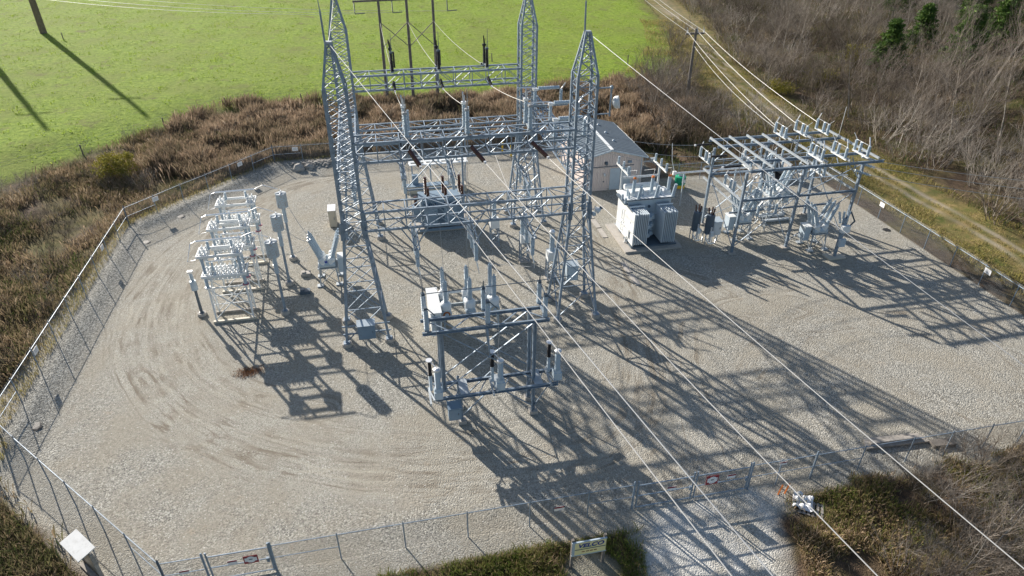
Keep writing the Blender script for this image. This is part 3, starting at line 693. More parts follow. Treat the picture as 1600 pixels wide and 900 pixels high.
# ------------------------------------------------------------------ capacitor banks
def cap_bank(label,loc,group):
    t=thing('capacitor_bank',label,'capacitor bank',loc,group=group)
    for y in (-.75,.75): MB().box(-1.75,1.75,y-.12,y+.12,0,.2).build('skid_rail',WOODG if y>0 else TAN,t)
    lg=MB(); br=MB()
    for x in (-1.5,1.5):
        for y in (-.7,.7): lg.bar((x,y,.2),(x*.97,y*.95,3.4),.12)
    for y in (-.7,.7):
        br.bar((-1.5,y,.3),(1.45,y,3.3),.07); br.bar((1.5,y,.3),(-1.45,y,3.3),.07); br.bar((-1.5,y,1.8),(1.5,y,1.8),.06)
    for x in (-1.5,1.5): br.bar((x,-.7,.3),(x,.7,3.3),.07); br.bar((x,.7,.3),(x,-.7,3.3),.07)
    for y in (-.7,.7): br.bar((-1.6,y,3.4),(1.6,y,3.4),.1)
    br.build('bracing',WHITEP,t)
    for x in (-1.5,1.5):
        for y in (-.7,.7): MB().bar((x,y,.2),(x*.97,y*.95,3.4),.12).build('leg',WHITEP,t)
    for x in (-1.5,1.5):
        for y in (-.62,.62):
            MB().lathe((x,y,3.46),(x,y,3.52),[(0,.27),(1,.25)],14).build('flange',PINK if (x+y)>0 else SIGNW,t)
            MB().insul((x,y,3.52),(x,y,4.35),.15,6,.8).build('insulator',PORC,t)
            MB().insul((x*.93,y,4.8),(x*.93,y,6.15),.14,9,.8).build('insulator',PORC,t)
    def frame(z,m=WHITEP):
        a=MB()
        for y in (-.78,.78): a.box(-1.75,1.75,y-.05,y+.05,z,z+.22)
        for x in (-1.7,1.7): a.box(x-.05,x+.05,-.73,.73,z+.002,z+.218)
        return a
    f1=frame(4.42).build('tier_frame',WHITEP,t); f2=frame(6.28).build('tier_frame',WHITEP,t)
    def cans(f,xs,z):
        for x in xs:
            for y in (-.4,.4):
                a=MB(); a.box(x-.12,x+.12,y-.28,y+.28,z-.42,z+.12)
                for dy in (-.13,.13): a.insul((x,y+dy,z+.12),(x,y+dy,z+.42),.06,3,.7,8)
                a.build('capacitor_can',WHITEP,f)
    cans(f1,[-1.4+.35*i for i in range(9)],4.55); cans(f2,[-1.42,-1.08,1.08,1.42],6.42)
    for x in (-.9,.9):
        MB().insul((x,.35,6.5),(x,.35,7.2),.12,6,.8).build('insulator',PORC,t)
        MB().insul((x,.1,4.65),(x,.1,5.4),.1,6,.8).build('insulator',PORC,t)
    a=MB(); a.tube((-1.75,.35,7.3),(1.75,.35,7.35),.08,n=8); a.build('bus_pipe',ALU,t,smooth=True)
    MB().tube((-1.4,.1,5.5),(1.4,.1,5.5),.06,n=8).build('bus_pipe',ALU,t,smooth=True)
    MB().path([(-1.75,.35,7.3),(-2.15,.2,7.2),(-2.3,-1.2,6.3),(-1.7,-1.05,6.35)],.03,6).build('loop_lead',ALU,t)
    MB().path([(1.75,.35,7.35),(2.6,.3,7.7),(3.9,0,7.3)],.03,6).build('output_lead',ALU,t)
    return t
gCB='stacked capacitor banks on white lattice legs'
cb=cap_bank('white capacitor bank on lattice legs, nearest the camera of three',(-13.55,51.45,0),gCB)
dup(cb,(-13.55,56.3,0),'white capacitor bank on lattice legs, middle of three in the row',group=gCB)
dup(cb,(-13.6,61.2,0),'white capacitor bank on lattice legs, farthest of three by the back fence',group=gCB)
def reactor(label,loc,group):
    t=thing('pole_reactor',label,'reactor',loc,group=group)
    MB().lathe((0,0,0),(0,0,.3),[(0,.42),(1,.38)],12).build('foundation',CONC,t)
    MB().lathe((0,0,.3),(0,0,4.1),[(0,.2),(.02,.2),(.03,.12),(1,.11)],12).build('pole',GALV,t,smooth=True)
    for a_,b_ in ((4.1,4.85),(4.88,5.65)): MB().insul((0,0,a_),(0,0,b_),.19,5,.9,12).build('insulator',PORC,t)
    MB().lathe((0,0,5.68),(0,0,7.1),[(0,.46),(.02,.5),(.98,.5),(1,.47)],22).build('drum',RUSTYGREY,t,smooth=True)
    a=MB(); a.bar((-.5,0,7.16),(.5,0,7.16),.06); a.bar((0,-.5,7.17),(0,.5,7.17),.06); a.tube((0,0,7.1),(0,0,7.5),.05,.03); a.build('top_spider',ALU,t)
    return t
gRE='grey drums on tall poles beside the capacitor banks'
rc=reactor('grey drum reactor on a pole, nearest of three beside the capacitor banks',(-9.45,51.05,0),gRE)
dup(rc,(-9.45,55.9,0),'grey drum reactor on a pole, middle of three beside the capacitor banks',group=gRE)
dup(rc,(-9.45,60.7,0),'grey drum reactor on a pole, farthest of three beside the capacitor banks',group=gRE)
for k,y in enumerate((51.05,55.9,60.7)):
    wire(sagline((-9,y,5.8),(-6.9,55.3+.6*k,4.2),.35,8),.02,'thin jumper sagging from a drum reactor to the left breaker, %s of three'%('nearest','middle','farthest')[k],'sagging jumpers at the left breaker',THINW,'jumper')
t=thing('surge_arrester','small grey arrester on a dark post at the left of the capacitor banks','arrester',(-16.5,52.2,0))
MB().lathe((0,0,0),(0,0,.25),[(0,.4),(1,.36)],12).build('foundation',CONC,t)
MB().lathe((0,0,.25),(0,0,2.6),[(0,.2),(.03,.2),(.04,.13),(1,.12)],10).build('post',DARKP,t,smooth=True)
MB().lathe((0,0,2.6),(0,0,3.45),[(0,.27),(1,.27)],12).build('tank',GREYP,t,smooth=True)
MB().insul((0,0,3.45),(0,0,4.2),.15,6,.8).build('insulator',PORC,t)
MB().cbox((0,0,4.32),(.4,.3,.22)).build('terminal',ALU,t)
for k,(x,y,l) in enumerate(((-8.0,57.3,'farther'),(-7.9,54.1,'nearer'))):
    a=MB(); a.box(-.5,.4,-.3,.3,0,.3); a.box(-.4,-.1,-.2,.2,.3,.42); single(MB().add([(v[0]+x,v[1]+y,v[2]) for v in a.v],a.f),'concrete_footing',CONC if k==0 else DARKP,('pale' if k==0 else 'dark')+' low concrete footing between the drum poles and the left breaker, %s of two'%l,'footing',(x,y,0),'low footings near the left breaker')
cabinet((-5.65,67.6,0),.75,1.3,1.9,'tan metal cabinet with a white lid standing left of the lattice gantry',TAN,.05,legs=False,roofm=SIGNW)

# ------------------------------------------------------------------ power transformers
def transformer_big():
    t=thing('power_transformer','large light grey power transformer with two finned radiators beside the control building','transformer',(26.4,58.2,0))
    MB().box(-3.2,2.9,-3.0,3.4,-.05,.18).build('concrete_pad',CONC,t)
    MB().box(-2.3,2.4,-.05,2.5,.35,4.3).build('tank',LIGHTG,t)
    lid=MB().box(-2.6,2.75,-.12,2.65,4.3,4.42).build('lid',WHITEP,t)
    a=MB(); a.box(-2.4,2.5,-2.4,-.1,.18,.34); a.box(-2.3,2.4,1.2,1.8,.18,.348); a.build('skid_base',DARKP,t)
    for x0 in (-2.28,.72):
        r=MB()
        for i in range(8):
            x=x0+i*.19; r.box(x,x+.07,-2.55,-.1,.6,4.0)
        r.box(x0,x0+1.4,-1.3,-1.18,3.8,3.9); r.box(x0,x0+1.4,-2.3,-2.2,3.85,3.93); r.box(x0,x0+1.4,-2.3,-2.2,.8,.88)
        f=r.build('radiator',LIGHTG,t)
        MB().tube((x0-.1,-.9,4.08),(x0+1.5,-.9,4.08),.09).build('header_pipe',WHITEP,f,smooth=True)
    r=MB(); r.box(-2.42,-2.31,-2.55,2.3,.55,4.02); r.build('side_panel',WHITEP,t)
    for i in range(3):
        for j in range(2):
            c=(-.35+.45*j,-1.15,1.0+.95*i); MB().lathe((c[0],-1.6+.4*j,c[2]),(c[0],-.9+.3*j,c[2]),[(0,.2),(.3,.27),(1,.27)],12).build('cooling_fan',GREYP,t,smooth=True)
    a=MB()
    for i in range(5): a.path([(.0,-1.05,.8+i*.6),(.3,-1.3,1.0+i*.6),(.15,-1.2,1.3+i*.6)],.05,6)
    a.build('pipework',GREYP,t)
    for i,x in enumerate((-1.35,.6,2.45)):
        MB().lathe((x,1.2,4.42),(x,1.2,4.75),[(0,.36),(.7,.36),(1,.24)],14).build('bushing_turret',WHITEP,lid,smooth=True)
        b=MB(); b.insul((x,1.05,4.75),(x+.1,1.2,6.15),.19,12,.85,12); hb=b.build('bushing',PORC,lid)
        MB().path([(x+.1,1.2,6.3),(x+.4,1.6,6.9),(x+.2,2.3,6.6),(x-.2,2.9,6.3)],.03,6).build('lead',THINW,lid)
        MB().lathe((x+.1,1.2,6.15),(x+.11,1.21,6.35),[(0,.17),(1,.14)],12).build('bushing_cap',ORANGE,hb)
    for i,x in enumerate((-1.1,.75,2.6)):
        MB().insul((x,.15,4.42),(x+.12,-.05,5.8),.17,12,.85,12).build('bushing',PORC,lid)
    for x,y in ((-2.0,.5),(-1.95,1.1),(-.4,.8),(-.1,1.9),(1.5,.7),(1.6,2.0)): 
        MB().insul((x,y,4.42),(x,y,5.1),.11,5,.8).build('arrester',PORC,lid)
    a=MB(); a.box(-2.6,2.75,-.3,-.13,4.44,4.52); a.box(-2.95,-2.62,-.9,1.7,4.36,4.5); a.build('arrester_rail',DARKP,lid)
    MB().lathe((-1.9,2.3,4.9),(1.6,2.3,4.9),[(0,.26),(.03,.3),(.97,.3),(1,.26)],14).build('conservator_tank',WHITEP,t,smooth=True)
    for x,y in ((-2.8,-.7),(-2.8,.2)): MB().insul((x,y,4.5),(x,y,5.05),.12,5,.8).build('arrester',PORC,lid)
    a=MB(); a.box(-2.55,-2.32,-1.6,-.9,1.0,1.9); a.bar((-2.6,-1,.2),(-2.5,-1,.9),.12); a.build('valve_box',WHITEP,t)
    return t
tb=transformer_big()
for x,y,z in ((-2.43,-1.6,2.6),(-2.43,-.2,1.6)): MB().box(x-.02,x-.001,y,y+.35,z,z+.25).build('name_plate',SIGNW,tb)
MB().lathe((.05,-.06,3.6),(.05,-.16,3.6),[(0,.14),(1,.14)],14).build('gauge',DARKP,tb)
for z in (.9,2.2): MB().path([(-2.42,.5,z),(-2.55,.5,z),(-2.55,.5,z+1.0),(-2.5,.2,z+1.2)],.03,6).build('conduit',GALV2,tb)
MB().box(2.4,2.75,.6,1.5,1.0,2.6).build('control_box',GREYP,tb)
def bus_hframe(label,loc,w,h,group=None):
    t=thing('bus_support',label,'support frame',loc,group=group)
    for x in (0,w):
        a=MB(); a.box(x-.09,x+.09,-.09,.09,.2,h+1.0); a.box(x-.22,x+.22,-.22,.22,.2,.26); a.build('post',GALV2,t)
        MB().box(x-.35,x+.35,-.35,.35,-.05,.2).build('foundation',CONC,t)
        a=MB(); a.chan((x-.1,-1.9,h+1.05),(x-.1,1.5,h+1.05),.16,.12); k=a.build('crossarm',WHITEP,t)
        for y in (-1.7,-.3,1.2): MB().insul((x,y,h+1.14),(x,y,h+1.9),.13,6,.8).build('insulator',PORC,k)
    MB().box(0,w,-.07,.07,h-.1,h+.1).build('crossbeam',GALV2,t)
    return t
bus_hframe('two-post grey bus support standing behind the large power transformer',(24.4,61.2,0),4.1,5.6)
t=thing('bus_pipe','white horizontal tube bus between the large transformer and the right-hand frame','bus pipe',(32,64.7,0))
MB().tube((0,0,4.05),(9,0,4.05),.11,n=10).build('pipe',ALU,t,smooth=True)
for x in (1.2,7.5): a=MB(); a.bar((x,0,0),(x,0,3.2),.12); a.build('post',GALV2,t); MB().insul((x,0,3.2),(x,0,3.95),.12,6).build('insulator',PORC,t)
MB().path([(0,0,4.1),(-.4,.2,5.5),(-.6,.3,7.5)],.04,6).build('riser',ALU,t); MB().cbox((0,0,4.1),(.4,.3,.4)).build('end_box',WHITEP,t)
def transformer_mid():
    t=thing('power_transformer','dark blue-grey transformer with brown bushings seen behind the lower near truss','transformer',(5.7,65.4,0))
    MB().box(-2.9,2.9,-1.6,1.8,-.05,.15).build('concrete_pad',CONC,t)
    MB().box(-2.0,2.5,-.9,1.3,.3,3.3).build('tank',BLUEP,t)
    lid=MB().box(-2.15,2.65,-1.0,1.45,3.3,3.4).build('lid',BLUEP,t)
    for x0 in (-1.75,.35):
        r=MB()
        for i in range(7): r.box(x0+i*.22,x0+i*.22+.1,-1.45,-.9,.5,3.0)
        r.box(x0,x0+1.42,-1.5,-1.45,.5,3.0); r.build('radiator',BLUEP,t)
    MB().box(-2.95,-2.1,-.9,-.1,.9,2.7).build('control_cabinet',BLUEP,t)
    MB().box(-2.4,2.4,-1.7,-1.55,.15,.4).build('skid_base',BLUEP,t)
    for x in (-1.3,.55,2.3):
        for y,hh in ((.7,1.9),(-.6,1.25)):
            MB().insul((x+(.12 if y<0 else 0),y,3.4),(x+(.12 if y<0 else 0),y-.05,3.4+hh),.18,9,.8).build('bushing',BROWN,lid)
    MB().insul((-2.5,-.4,2.7),(-2.5,-.4,3.7),.2,7,.8).build('arrester',BROWN,t)
    for x in (-1.1,.8): MB().lathe((x,-.9,3.6),(x,.2,3.6),[(0,.2),(1,.2)],12).build('relief_pipe',WHITEP,t,smooth=True)
    return t
transformer_mid()
t=thing('bus_stand','slender two-post steel frame with crossed braces behind the blue-grey transformer','frame',(5.5,68.2,0))
for x in (-3.1,3.2): 
    a=MB(); a.bar((x,0,.1),(x,0,10.6),.2); a.build('post',GALV,t); MB().box(x-.3,x+.3,-.3,.3,-.05,.15).build('foundation',CONC,t)
a=MB(); a.bar((-3.1,0,3.2),(3.2,0,9.4),.1); a.bar((3.2,.06,3.2),(-3.1,.06,9.4),.1); a.build('bracing',GALV,t)
MB().chan((-3.1,0,9.6),(3.2,0,9.6),.22,.12).build('crossbeam',GALV,t); MB().chan((-3.1,0,3.1),(3.2,0,3.1),.18,.1).build('crossbeam',GALV,t)
t=thing('equipment_bench','white slotted platform on thin legs in the far yard behind the blue-grey transformer','platform',(6.8,76,0))
a=MB(); a.box(-3.5,3.5,-.7,-.25,2.95,3.05); a.box(-3.5,3.5,.25,.7,2.95,3.05)
for x in (-3.45,-1.6,.2,2,3.3): a.box(x-.15,x+.15,-.25,.25,2.95,3.05)
a.build('deck',WHITEP,t)
for x in (-3.2,-1.0,1.2,3.2):
    for y in (-.6,.6): MB().bar((x,y,0),(x,y,2.95),.1).build('leg',GALV,t)
a=MB()
for x in (-3.2,-1,1.2): a.bar((x,-.6,.1),(x+2.1,-.6,2.9),.06); a.bar((x+2.1,.6,.1),(x,.6,2.9),.06)
a.build('bracing',GALV2,t)
for x in (-2.2,0,2.2): MB().insul((x,0,3.05),(x,0,4.2),.14,8).build('insulator',PORC,t)
MB().box(-3.3,-2.6,-1.4,-.8,.9,2.0).build('control_box',BLUEP,t)
t=thing('containment_box','long low cream box with a grey top in the far yard','box',(5.3,74,0))
MB().box(-2.6,2.4,-.05,.9,0,.85).build('body',TAN,t); MB().box(-2.65,2.45,-.1,.95,.85,.92).build('lid',BLUEP,t)
single(MB().box(8.2,9.8,73.6,74.6,0,.8),'containment_box',TAN,'short cream box at the right end of the long cream box','box',(9,74,0))
# stands near the right tower
def vt_stand(label,loc,group):
    t=thing('instrument_transformer',label,'transformer',loc,group=group)
    a=MB()
    for x in (-.4,.4):
        for y in (-.4,.4): a.bar((x,y,0),(x,y,2.2),.09)
    for i in range(3):
        z=.1+i*.7
        for y in (-.4,.4): a.bar((-.4,y,z),(.4,y,z+.7),.05); a.bar((.4,y,z),(-.4,y,z+.7),.05)
        for x in (-.4,.4): a.bar((x,-.4,z),(x,.4,z+.7),.05)
    a.build('lattice_stand',GALV,t); MB().box(-.55,.55,-.55,.55,-.05,.12).build('foundation',CONC,t)
    MB().box(-.45,.45,-.5,.4,2.2,3.1).build('tank',WHITEP,t)
    MB().insul((0,0,3.1),(0,0,4.9),.24,12,.85,12).build('insulator',PORC,t)
    MB().lathe((0,0,4.9),(0,0,5.2),[(0,.2),(.5,.28),(1,.15)],12).build('cap',ALU,t)
    return t
gV='box-and-column units behind the near right tower'
v=vt_stand('white box under a grey column on a lattice stand, left behind the near right tower',(12.9,55.9,0),gV)
dup(v,(14.6,52.0,0),'white box under a grey column on a lattice stand, closest to the near right tower',group=gV)
dup(v,(10.6,59.5,0),'white box under a grey column on a lattice stand, farthest back of three',group=gV)

# ------------------------------------------------------------------ right-hand switching frame
t=thing('switching_frame','grey steel bus frame on six tall posts at the right of the yard','frame',(39.8,56.8,0))
XS=(33.7,39.7,46.0); YS=(53.2,59.9); ZT=8.65
for x in XS:
    for y in YS:
        a=MB(); a.bar((x,y,.12),(x,y,ZT),.13,.24); a.bar((x-.1,y,.12),(x-.1,y,ZT),.03,.24); a.bar((x+.1,y,.12),(x+.1,y,ZT),.03,.24); a.build('post',GALV,t,world=True)
        MB().box(x-.35,x+.35,y-.35,y+.35,-.05,.14).build('foundation',CONC,t,world=True)
def xb(y,z,x0,x1,nm_='main_beam',w=.26):
    MB().chan((x0,y,z),(x1,y,z),w,.13,.035).build(nm_,GALV,t,world=True)
for y in (53.2,55.5): xb(y,ZT+.1,34.0,48.2)
for y in (59.9,61.9): xb(y,ZT+.1,34.0,48.2)
for x in (34.05,36.2,38.2,40.0,42.0,44.4,47.6):
    MB().chan((x,53.2,ZT+.36),(x,61.9,ZT+.36),.2,.12,.03).build('cross_beam',GALV2,t,world=True)
for y in YS: xb(y,5.8,33.6,46.2,'middle_beam',.22)
for x in XS: MB().chan((x+.15,53.2,5.6),(x+.15,61.9,5.6),.18,.12,.03).build('middle_beam',GALV2,t,world=True)
for x in (34.0,36.5): MB().chan((x,52.5,4.6),(x,61.9,4.6),.16,.1,.03).build('lower_beam',GALV2,t,world=True)
xb(55.5,3.4,34,46,'lower_beam',.16); xb(61.9,5.8,34,46,'lower_beam',.16)
a=MB()
for y in YS:
    for x0,x1 in zip(XS[:-1],XS[1:]):
        a.bar((x0,y+.08,.6),(x1,y+.08,5.7),.08,.06); a.bar((x1,y-.08,.6),(x0,y-.08,5.7),.08,.06)
        a.bar((x0,y,7.0),(x0+1.6,y,ZT),.08,.06); a.bar((x1,y,7.0),(x1-1.6,y,ZT),.08,.06)
        a.bar((x0,y,5.8),(x1,y,ZT),.08,.06)
    for x in (35,37,41,43.3): a.bar((x,y,ZT),(x+1.2,y+2.1,ZT),.06,.05)
for x in XS:
    a.bar((x,YS[0],.6),(x,YS[1],5.7),.07,.05); a.bar((x,YS[1],.6),(x,YS[0],5.7),.07,.05)
    a.bar((x,YS[0],6.9),(x,YS[0]+1.7,ZT),.07,.05); a.bar((x,YS[1],6.9),(x,YS[1]-1.7,ZT),.07,.05)
a.build('bracing',GALV,t,world=True)
gI='pairs of small grey post insulators slung in the right-hand frame'
for x,ys in ((36.2,(54.6,56.2,58.2)),(38.2,(54.6,56.6,58.6,60.6)),(42.0,(56.4,58.4)),(40.0,(57.6,60.4))):
    for y in ys:
        MB().insul((x,y,ZT+.25),(x,y,ZT-.65),.12,6,.8).build('insulator',PORC,t,world=True)
def post_switch(label,loc,rz,group,strings=False):
    t=thing('disconnect_switch',label,'switch',loc,rz,group)
    MB().chan((0,-1.2,.08),(0,1.2,.08),.16,.12).build('base',WHITEP,t)
    for y in (-1.0,-.25,.95): MB().insul((0,y,.16),(0,y,1.15),.15,8,.85).build('insulator',PORC,t)
    a=MB(); a.bar((0,.95,1.18),(0,-1.0,1.18),.03); a.bar((0,.95,1.2),(-.1,.5,1.9),.08); a.bar((0,-1.0,1.2),(.1,-1.5,1.7),.04); a.build('switch_blade',ALU,t)
    return t
gP='three-column switches on top of the right-hand frame'
ps=post_switch('grey three-column switch on the back edge of the right-hand frame top, leftmost of three',(41.3,60.7,ZT+.48),.0,gP)
for k,(x,o) in enumerate(((43.8,'middle'),(46.3,'rightmost'))): dup(ps,(x,60.9,ZT+.48),'grey three-column switch on the back edge of the right-hand frame top, %s of three'%o,group=gP)
for k,(x,o) in enumerate(((41.4,'leftmost'),(43.9,'middle'),(46.3,'rightmost'))): dup(ps,(x,54.3,ZT+.48),'grey three-column switch on the front edge of the right-hand frame top, %s of three'%o,PI,gP)
dup(ps,(33.3,61.0,ZT-1.75),'grey three-column switch hung outside the left end of the right-hand frame',group=gP)
dup(ps,(36.5,55.6,4.75),'grey three-column switch low inside the left bay of the right-hand frame',group=gP)
dup(ps,(42.6,57.0,5.95),'grey three-column switch at mid height inside the right bay of the right-hand frame',group=gP)
gQ='grey strings at the right end of the right-hand frame'
gX='white conductors leaving the right-hand frame toward the right'
for k,(p,q) in enumerate((((45.2,53.3,8.0),(46.6,52.6,7.6)),((46.4,54.6,8.2),(47.9,53.9,7.8)),((47.6,55.7,8.3),(49.1,55,7.9)))):
    o=('nearest','middle','farthest')[k]
    string(p,q,PORC,'short grey insulator string at the right end of the right-hand frame, %s of three'%o,gQ,7,.15)
def to_pix_line(q,px,py,dist):                                  # far end of a span, chosen beyond the frame to the right
    return q
for k,(q,e) in enumerate((((46.6,52.6,7.6),(84,28,10)),((47.9,53.9,7.8),(86,30,10.2)),((49.1,55,7.9),(88,32,10.4)))):
    wire(sagline(q,e,1.2,24),.024,'white conductor running right from the right-hand frame over the side fence, %s of three'%('nearest','middle','farthest')[k],gX)
for k,(x,y,z,l) in enumerate(((35.2,58.4,4.7,'left bay, rear half'),(38.2,56.4,4.75,'left bay, beside the middle post'),(44.6,57.6,5.95,'right bay, beside the end post'),(40.8,60.6,5.95,'right bay, over the skid beams'),(38.0,60.6,5.95,'left bay, along the back beam'),(37.2,54.0,3.5,'left bay, at the low front beam'))):
    dup(ps,(x,y,z),'grey three-column switch inside the right-hand frame, %s'%l,(0,PI,0,PI,.0,PI/2)[k],gP)
for k,(a_,b_) in enumerate((((34.3,54.6,6.9),(45.8,54.6,6.9)),((34.3,57.2,7.0),(45.8,57.2,7.0)),((34.3,61,6.9),(46,61,6.9)))):
    t2=MB().tube(a_,b_,.055,n=8); single(t2,'bus_tube',ALU,'thin aluminium tube bus running lengthwise through the right-hand frame, %s of three'%('nearest','middle','farthest')[k],'bus pipe',a_,'tube buses in the right-hand frame',smooth=True)
k=0
for x in (35.2,37.4,41.2,43.6,45.4):
    for y,zt_,zb_ in ((54.6,8.9,6.9),(57.2,9.9,7.0),(61.0,8.9,6.9),(54.6,6.9,4.6),(57.2,7.0,4.9)):
        a_=random.uniform(-.5,.5); wire([(x,y,zt_),(x+a_*.6,y+.25,(zt_+zb_)/2),(x+a_,y+.1,zb_)],.02,'grey jumper hanging between the tube buses and switches inside the right-hand frame','jumpers inside the right-hand frame',THINW,'jumper')
t=thing('equipment_stand','short lattice stand carrying six small insulators under the middle of the right-hand frame','stand',(38.6,58.0,0))
for x in (-.9,.9):
    for y in (-.9,.9): MB().bar((x,y,0),(x,y,2.9),.12).build('leg',GALV2,t)
a=MB()
for y in (-.9,.9): a.bar((-.9,y,.2),(.9,y,2.8),.06); a.bar((.9,y,.2),(-.9,y,2.8),.06); a.bar((-1.1,y,2.95),(1.1,y,2.95),.12)
for x in (-.9,.9): a.bar((x,-.9,.2),(x,.9,2.8),.06); a.bar((x,-1.1,2.95),(x,1.1,2.95),.1)
a.build('bracing',GALV2,t)
for x in (-.9,0,.9):
    for y in (-.9,.9): MB().insul((x,y,3.0),(x,y,3.9),.13,7,.8).build('insulator',PORC,t)
# regulator pair, cabinets and pothead pole
def can_unit(label,loc,group):
    t=thing('regulator_tank',label,'transformer',loc,group=group)
    MB().lathe((0,0,1.25),(0,0,3.3),[(0,.40),(.02,.44),(.97,.44),(1,.36)],20).build('tank',DARKP,t,smooth=True)
    for dx,dy in ((-.18,.1),(.15,.18),(.1,-.2)): MB().insul((dx,dy,3.3),(dx*1.5,dy*1.5,4.0),.09,6,.7,8).build('bushing',BROWN,t)
    a=MB()
    for x in (-.35,.35):
        for y in (-.3,.3): a.bar((x,y,0),(x,y,1.25),.08)
    a.bar((-.35,-.3,.2),(.35,-.3,1.2),.05); a.box(-.42,.42,-.38,.38,1.17,1.25); a.build('stand',GALV2,t)
    a=MB(); a.path([(-.5,-.5,1.0),(-.2,-.75,.35),(.5,-.75,.35),(.75,-.4,.6),(.5,-.35,1.3)],.07,8); a.tube((.0,-.6,.5),(0,-.55,2.1),.09); a.build('pipework',ALU,t,smooth=True)
    MB().cbox((.1,-.62,1.35),(.35,.3,.5)).build('meter_box',WHITEP,t)
    return t
gU='dark tanks left of the right-hand frame'
cu=can_unit('dark slate cylindrical tank on a stand, left of the pair beside the right-hand frame',(31.2,56.6,0),gU)
dup(cu,(32.2,55.7,0),'dark slate cylindrical tank on a stand, right of the pair beside the right-hand frame',group=gU)
cabinet((33.1,56.0,0),.9,.9,1.5,'white box with sloping lid on a thick post beside the dark tank pair',WHITEP,.9,roofm=GREYP)
t=thing('cable_pole','stubby post with grey boxes and cable heads on a tan pad before the right-hand frame','cable pole',(43.5,50.5,0))
MB().box(-1.0,.9,-.6,.6,-.03,.12).build('concrete_pad',TAN,t)
MB().box(-.12,.12,-.12,.12,.12,4.2).build('post',GALV,t)
MB().box(-.1,.5,-.42,-.125,1.3,2.1).build('lower_box',GREYP,t); MB().box(-.35,.5,-.5,-.125,2.9,3.6).build('upper_box',WHITEP,t)
for x in (-.3,0,.35): MB().insul((x,.2,3.7),(x*1.8,.35,4.8),.12,6,.8).build('cable_head',PORC,t)
MB().path([(.1,.2,4.0),(.9,.5,4.6),(1.5,.4,3.6),(.9,.4,2.9)],.09,8).build('cable_loop',DARKP,t,smooth=True)
gK='timber skids under the right-hand frame'
for k,(x,y,l) in enumerate(((41.0,60.0,'nearer pale-edged'),(41.0,61.3,'farther'))):
    pass
t=thing('skid_beams','two pale-edged skid beams lying on the gravel under the back of the right-hand frame','skid',(40.9,59.4,0))
for y in (-.5,.5): MB().box(-.6,2.6,y-.18,y+.18,.05,.28).build('beam',GALV2,t)
MB().box(-.9,-.5,-.9,.9,0,.2).build('sleeper',TAN,t)
t=thing('oil_tank','small green round tank on a yellow base behind the large transformer','tank',(35.3,69.6,0))
MB().lathe((0,0,.45),(0,0,1.5),[(0,.62),(.05,.66),(.93,.66),(1,.5)],20).build('drum',GREEN,t,smooth=True)
MB().lathe((0,0,1.5),(0,0,1.58),[(0,.3),(1,.25)],14).build('cap',DARKP,t); MB().box(-.45,.45,-.45,.45,0,.45).build('base',YELLOW,t); MB().box(-.1,.35,-.675,-.66,.8,1.2).build('label_plate',SIGNW,t)
t=thing('concrete_bin','pale concrete walled bin with a dark inside behind the right-hand frame','bin',(47.5,69.5,0))
a=MB(); a.box(-2.2,-1.8,-1.2,2,0,1.9); a.box(1.6,2.0,-1.2,2,0,1.9); a.box(-1.8,1.6,1.6,2,0,1.9); a.build('wall',CONC,t)
MB().box(-1.8,1.6,-1.15,1.6,0,.35).build('dark_inside',OILD,t)  # black slab across the bottom of the bin
for k,(x,y) in enumerate(((16.3,84.6),(17.3,83.6))):
    single(MB().lathe((x,y,0),(x,y,1.8),[(0,.12),(.95,.12),(1,.06)],12),'bollard',YELLOW,'yellow guard post at the far side of the yard, %s of two'%('left','right')[k],'bollard',(x,y,0),'yellow guard posts',smooth=True)

# ------------------------------------------------------------------ control building
t=thing('control_building','pale pink-beige metal control building with a grey ribbed gable roof','building',(26.5,77,0))
x0,x1,y0,y1,ze,zr=-2.8,4.1,-6.5,5.5,4.0,5.05; zl=zr-(zr-ze)*2.8/4.1
a=MB(); a.add([(x0,y0,0),(x1,y0,0),(x1,y1,0),(x0,y1,0),(x0,y0,zl),(x1,y0,ze),(x1,y1,ze),(x0,y1,zl),(0,y0,zr),(0,y1,zr)],[(0,1,5,8,4),(1,2,6,5),(2,3,7,9,6),(3,0,4,7)])
w=a.build('wall',WALLM,t)
a=MB()
for s,xe in ((-1,x0-.45),(1,x1+.45)):
    ze2=zr+.1-abs(xe)*(zr-ze)/4.1
    A=[(0,y0-.4,zr+.1),(xe,y0-.4,ze2),(xe,y1+.4,ze2),(0,y1+.4,zr+.1)]; B=[(p[0],p[1],p[2]+.07) for p in A]
    f=[(0,1,2,3),(7,6,5,4),(0,4,5,1),(1,5,6,2),(2,6,7,3),(3,7,4,0)]
    a.add(A+B,f if s<0 else [q[::-1] for q in f])
rf=a.build('roof',ROOFM,t)
MB().bar((0,y0-.42,zr+.19),(0,y1+.42,zr+.19),.34,.06).build('ridge_cap',WHITEP,rf)
a=MB(); 
for xe in (x0-.45,x1+.45): a.bar((0,y0-.43,zr+.08),(xe,y0-.43,zr+.08-abs(xe)*(zr-ze)/4.1),.06,.16)
for xe in (x0-.48,x1+.48): a.bar((xe,y0-.4,zr+.08-abs(xe)*(zr-ze)/4.1),(xe,y1+.4,zr+.08-abs(xe)*(zr-ze)/4.1),.07,.14)
a.build('eave_trim',GREYP,rf)
for x in (-2.55,3.9): MB().bar((x,y0-.08,0),(x,y0-.08,3.9),.09).build('downspout',GREYP,t)
MB().box(x0-.04,x1+.04,y0-.04,y0-.002,0,.22).build('base_trim',CONC,t)
for k in range(3): MB().lathe((1.5,-3+3*k,4.6),(1.5,-3+3*k,5.0),[(0,.12),(.6,.12),(.65,.2),(1,.05)],10).build('roof_vent',GREYP,rf)
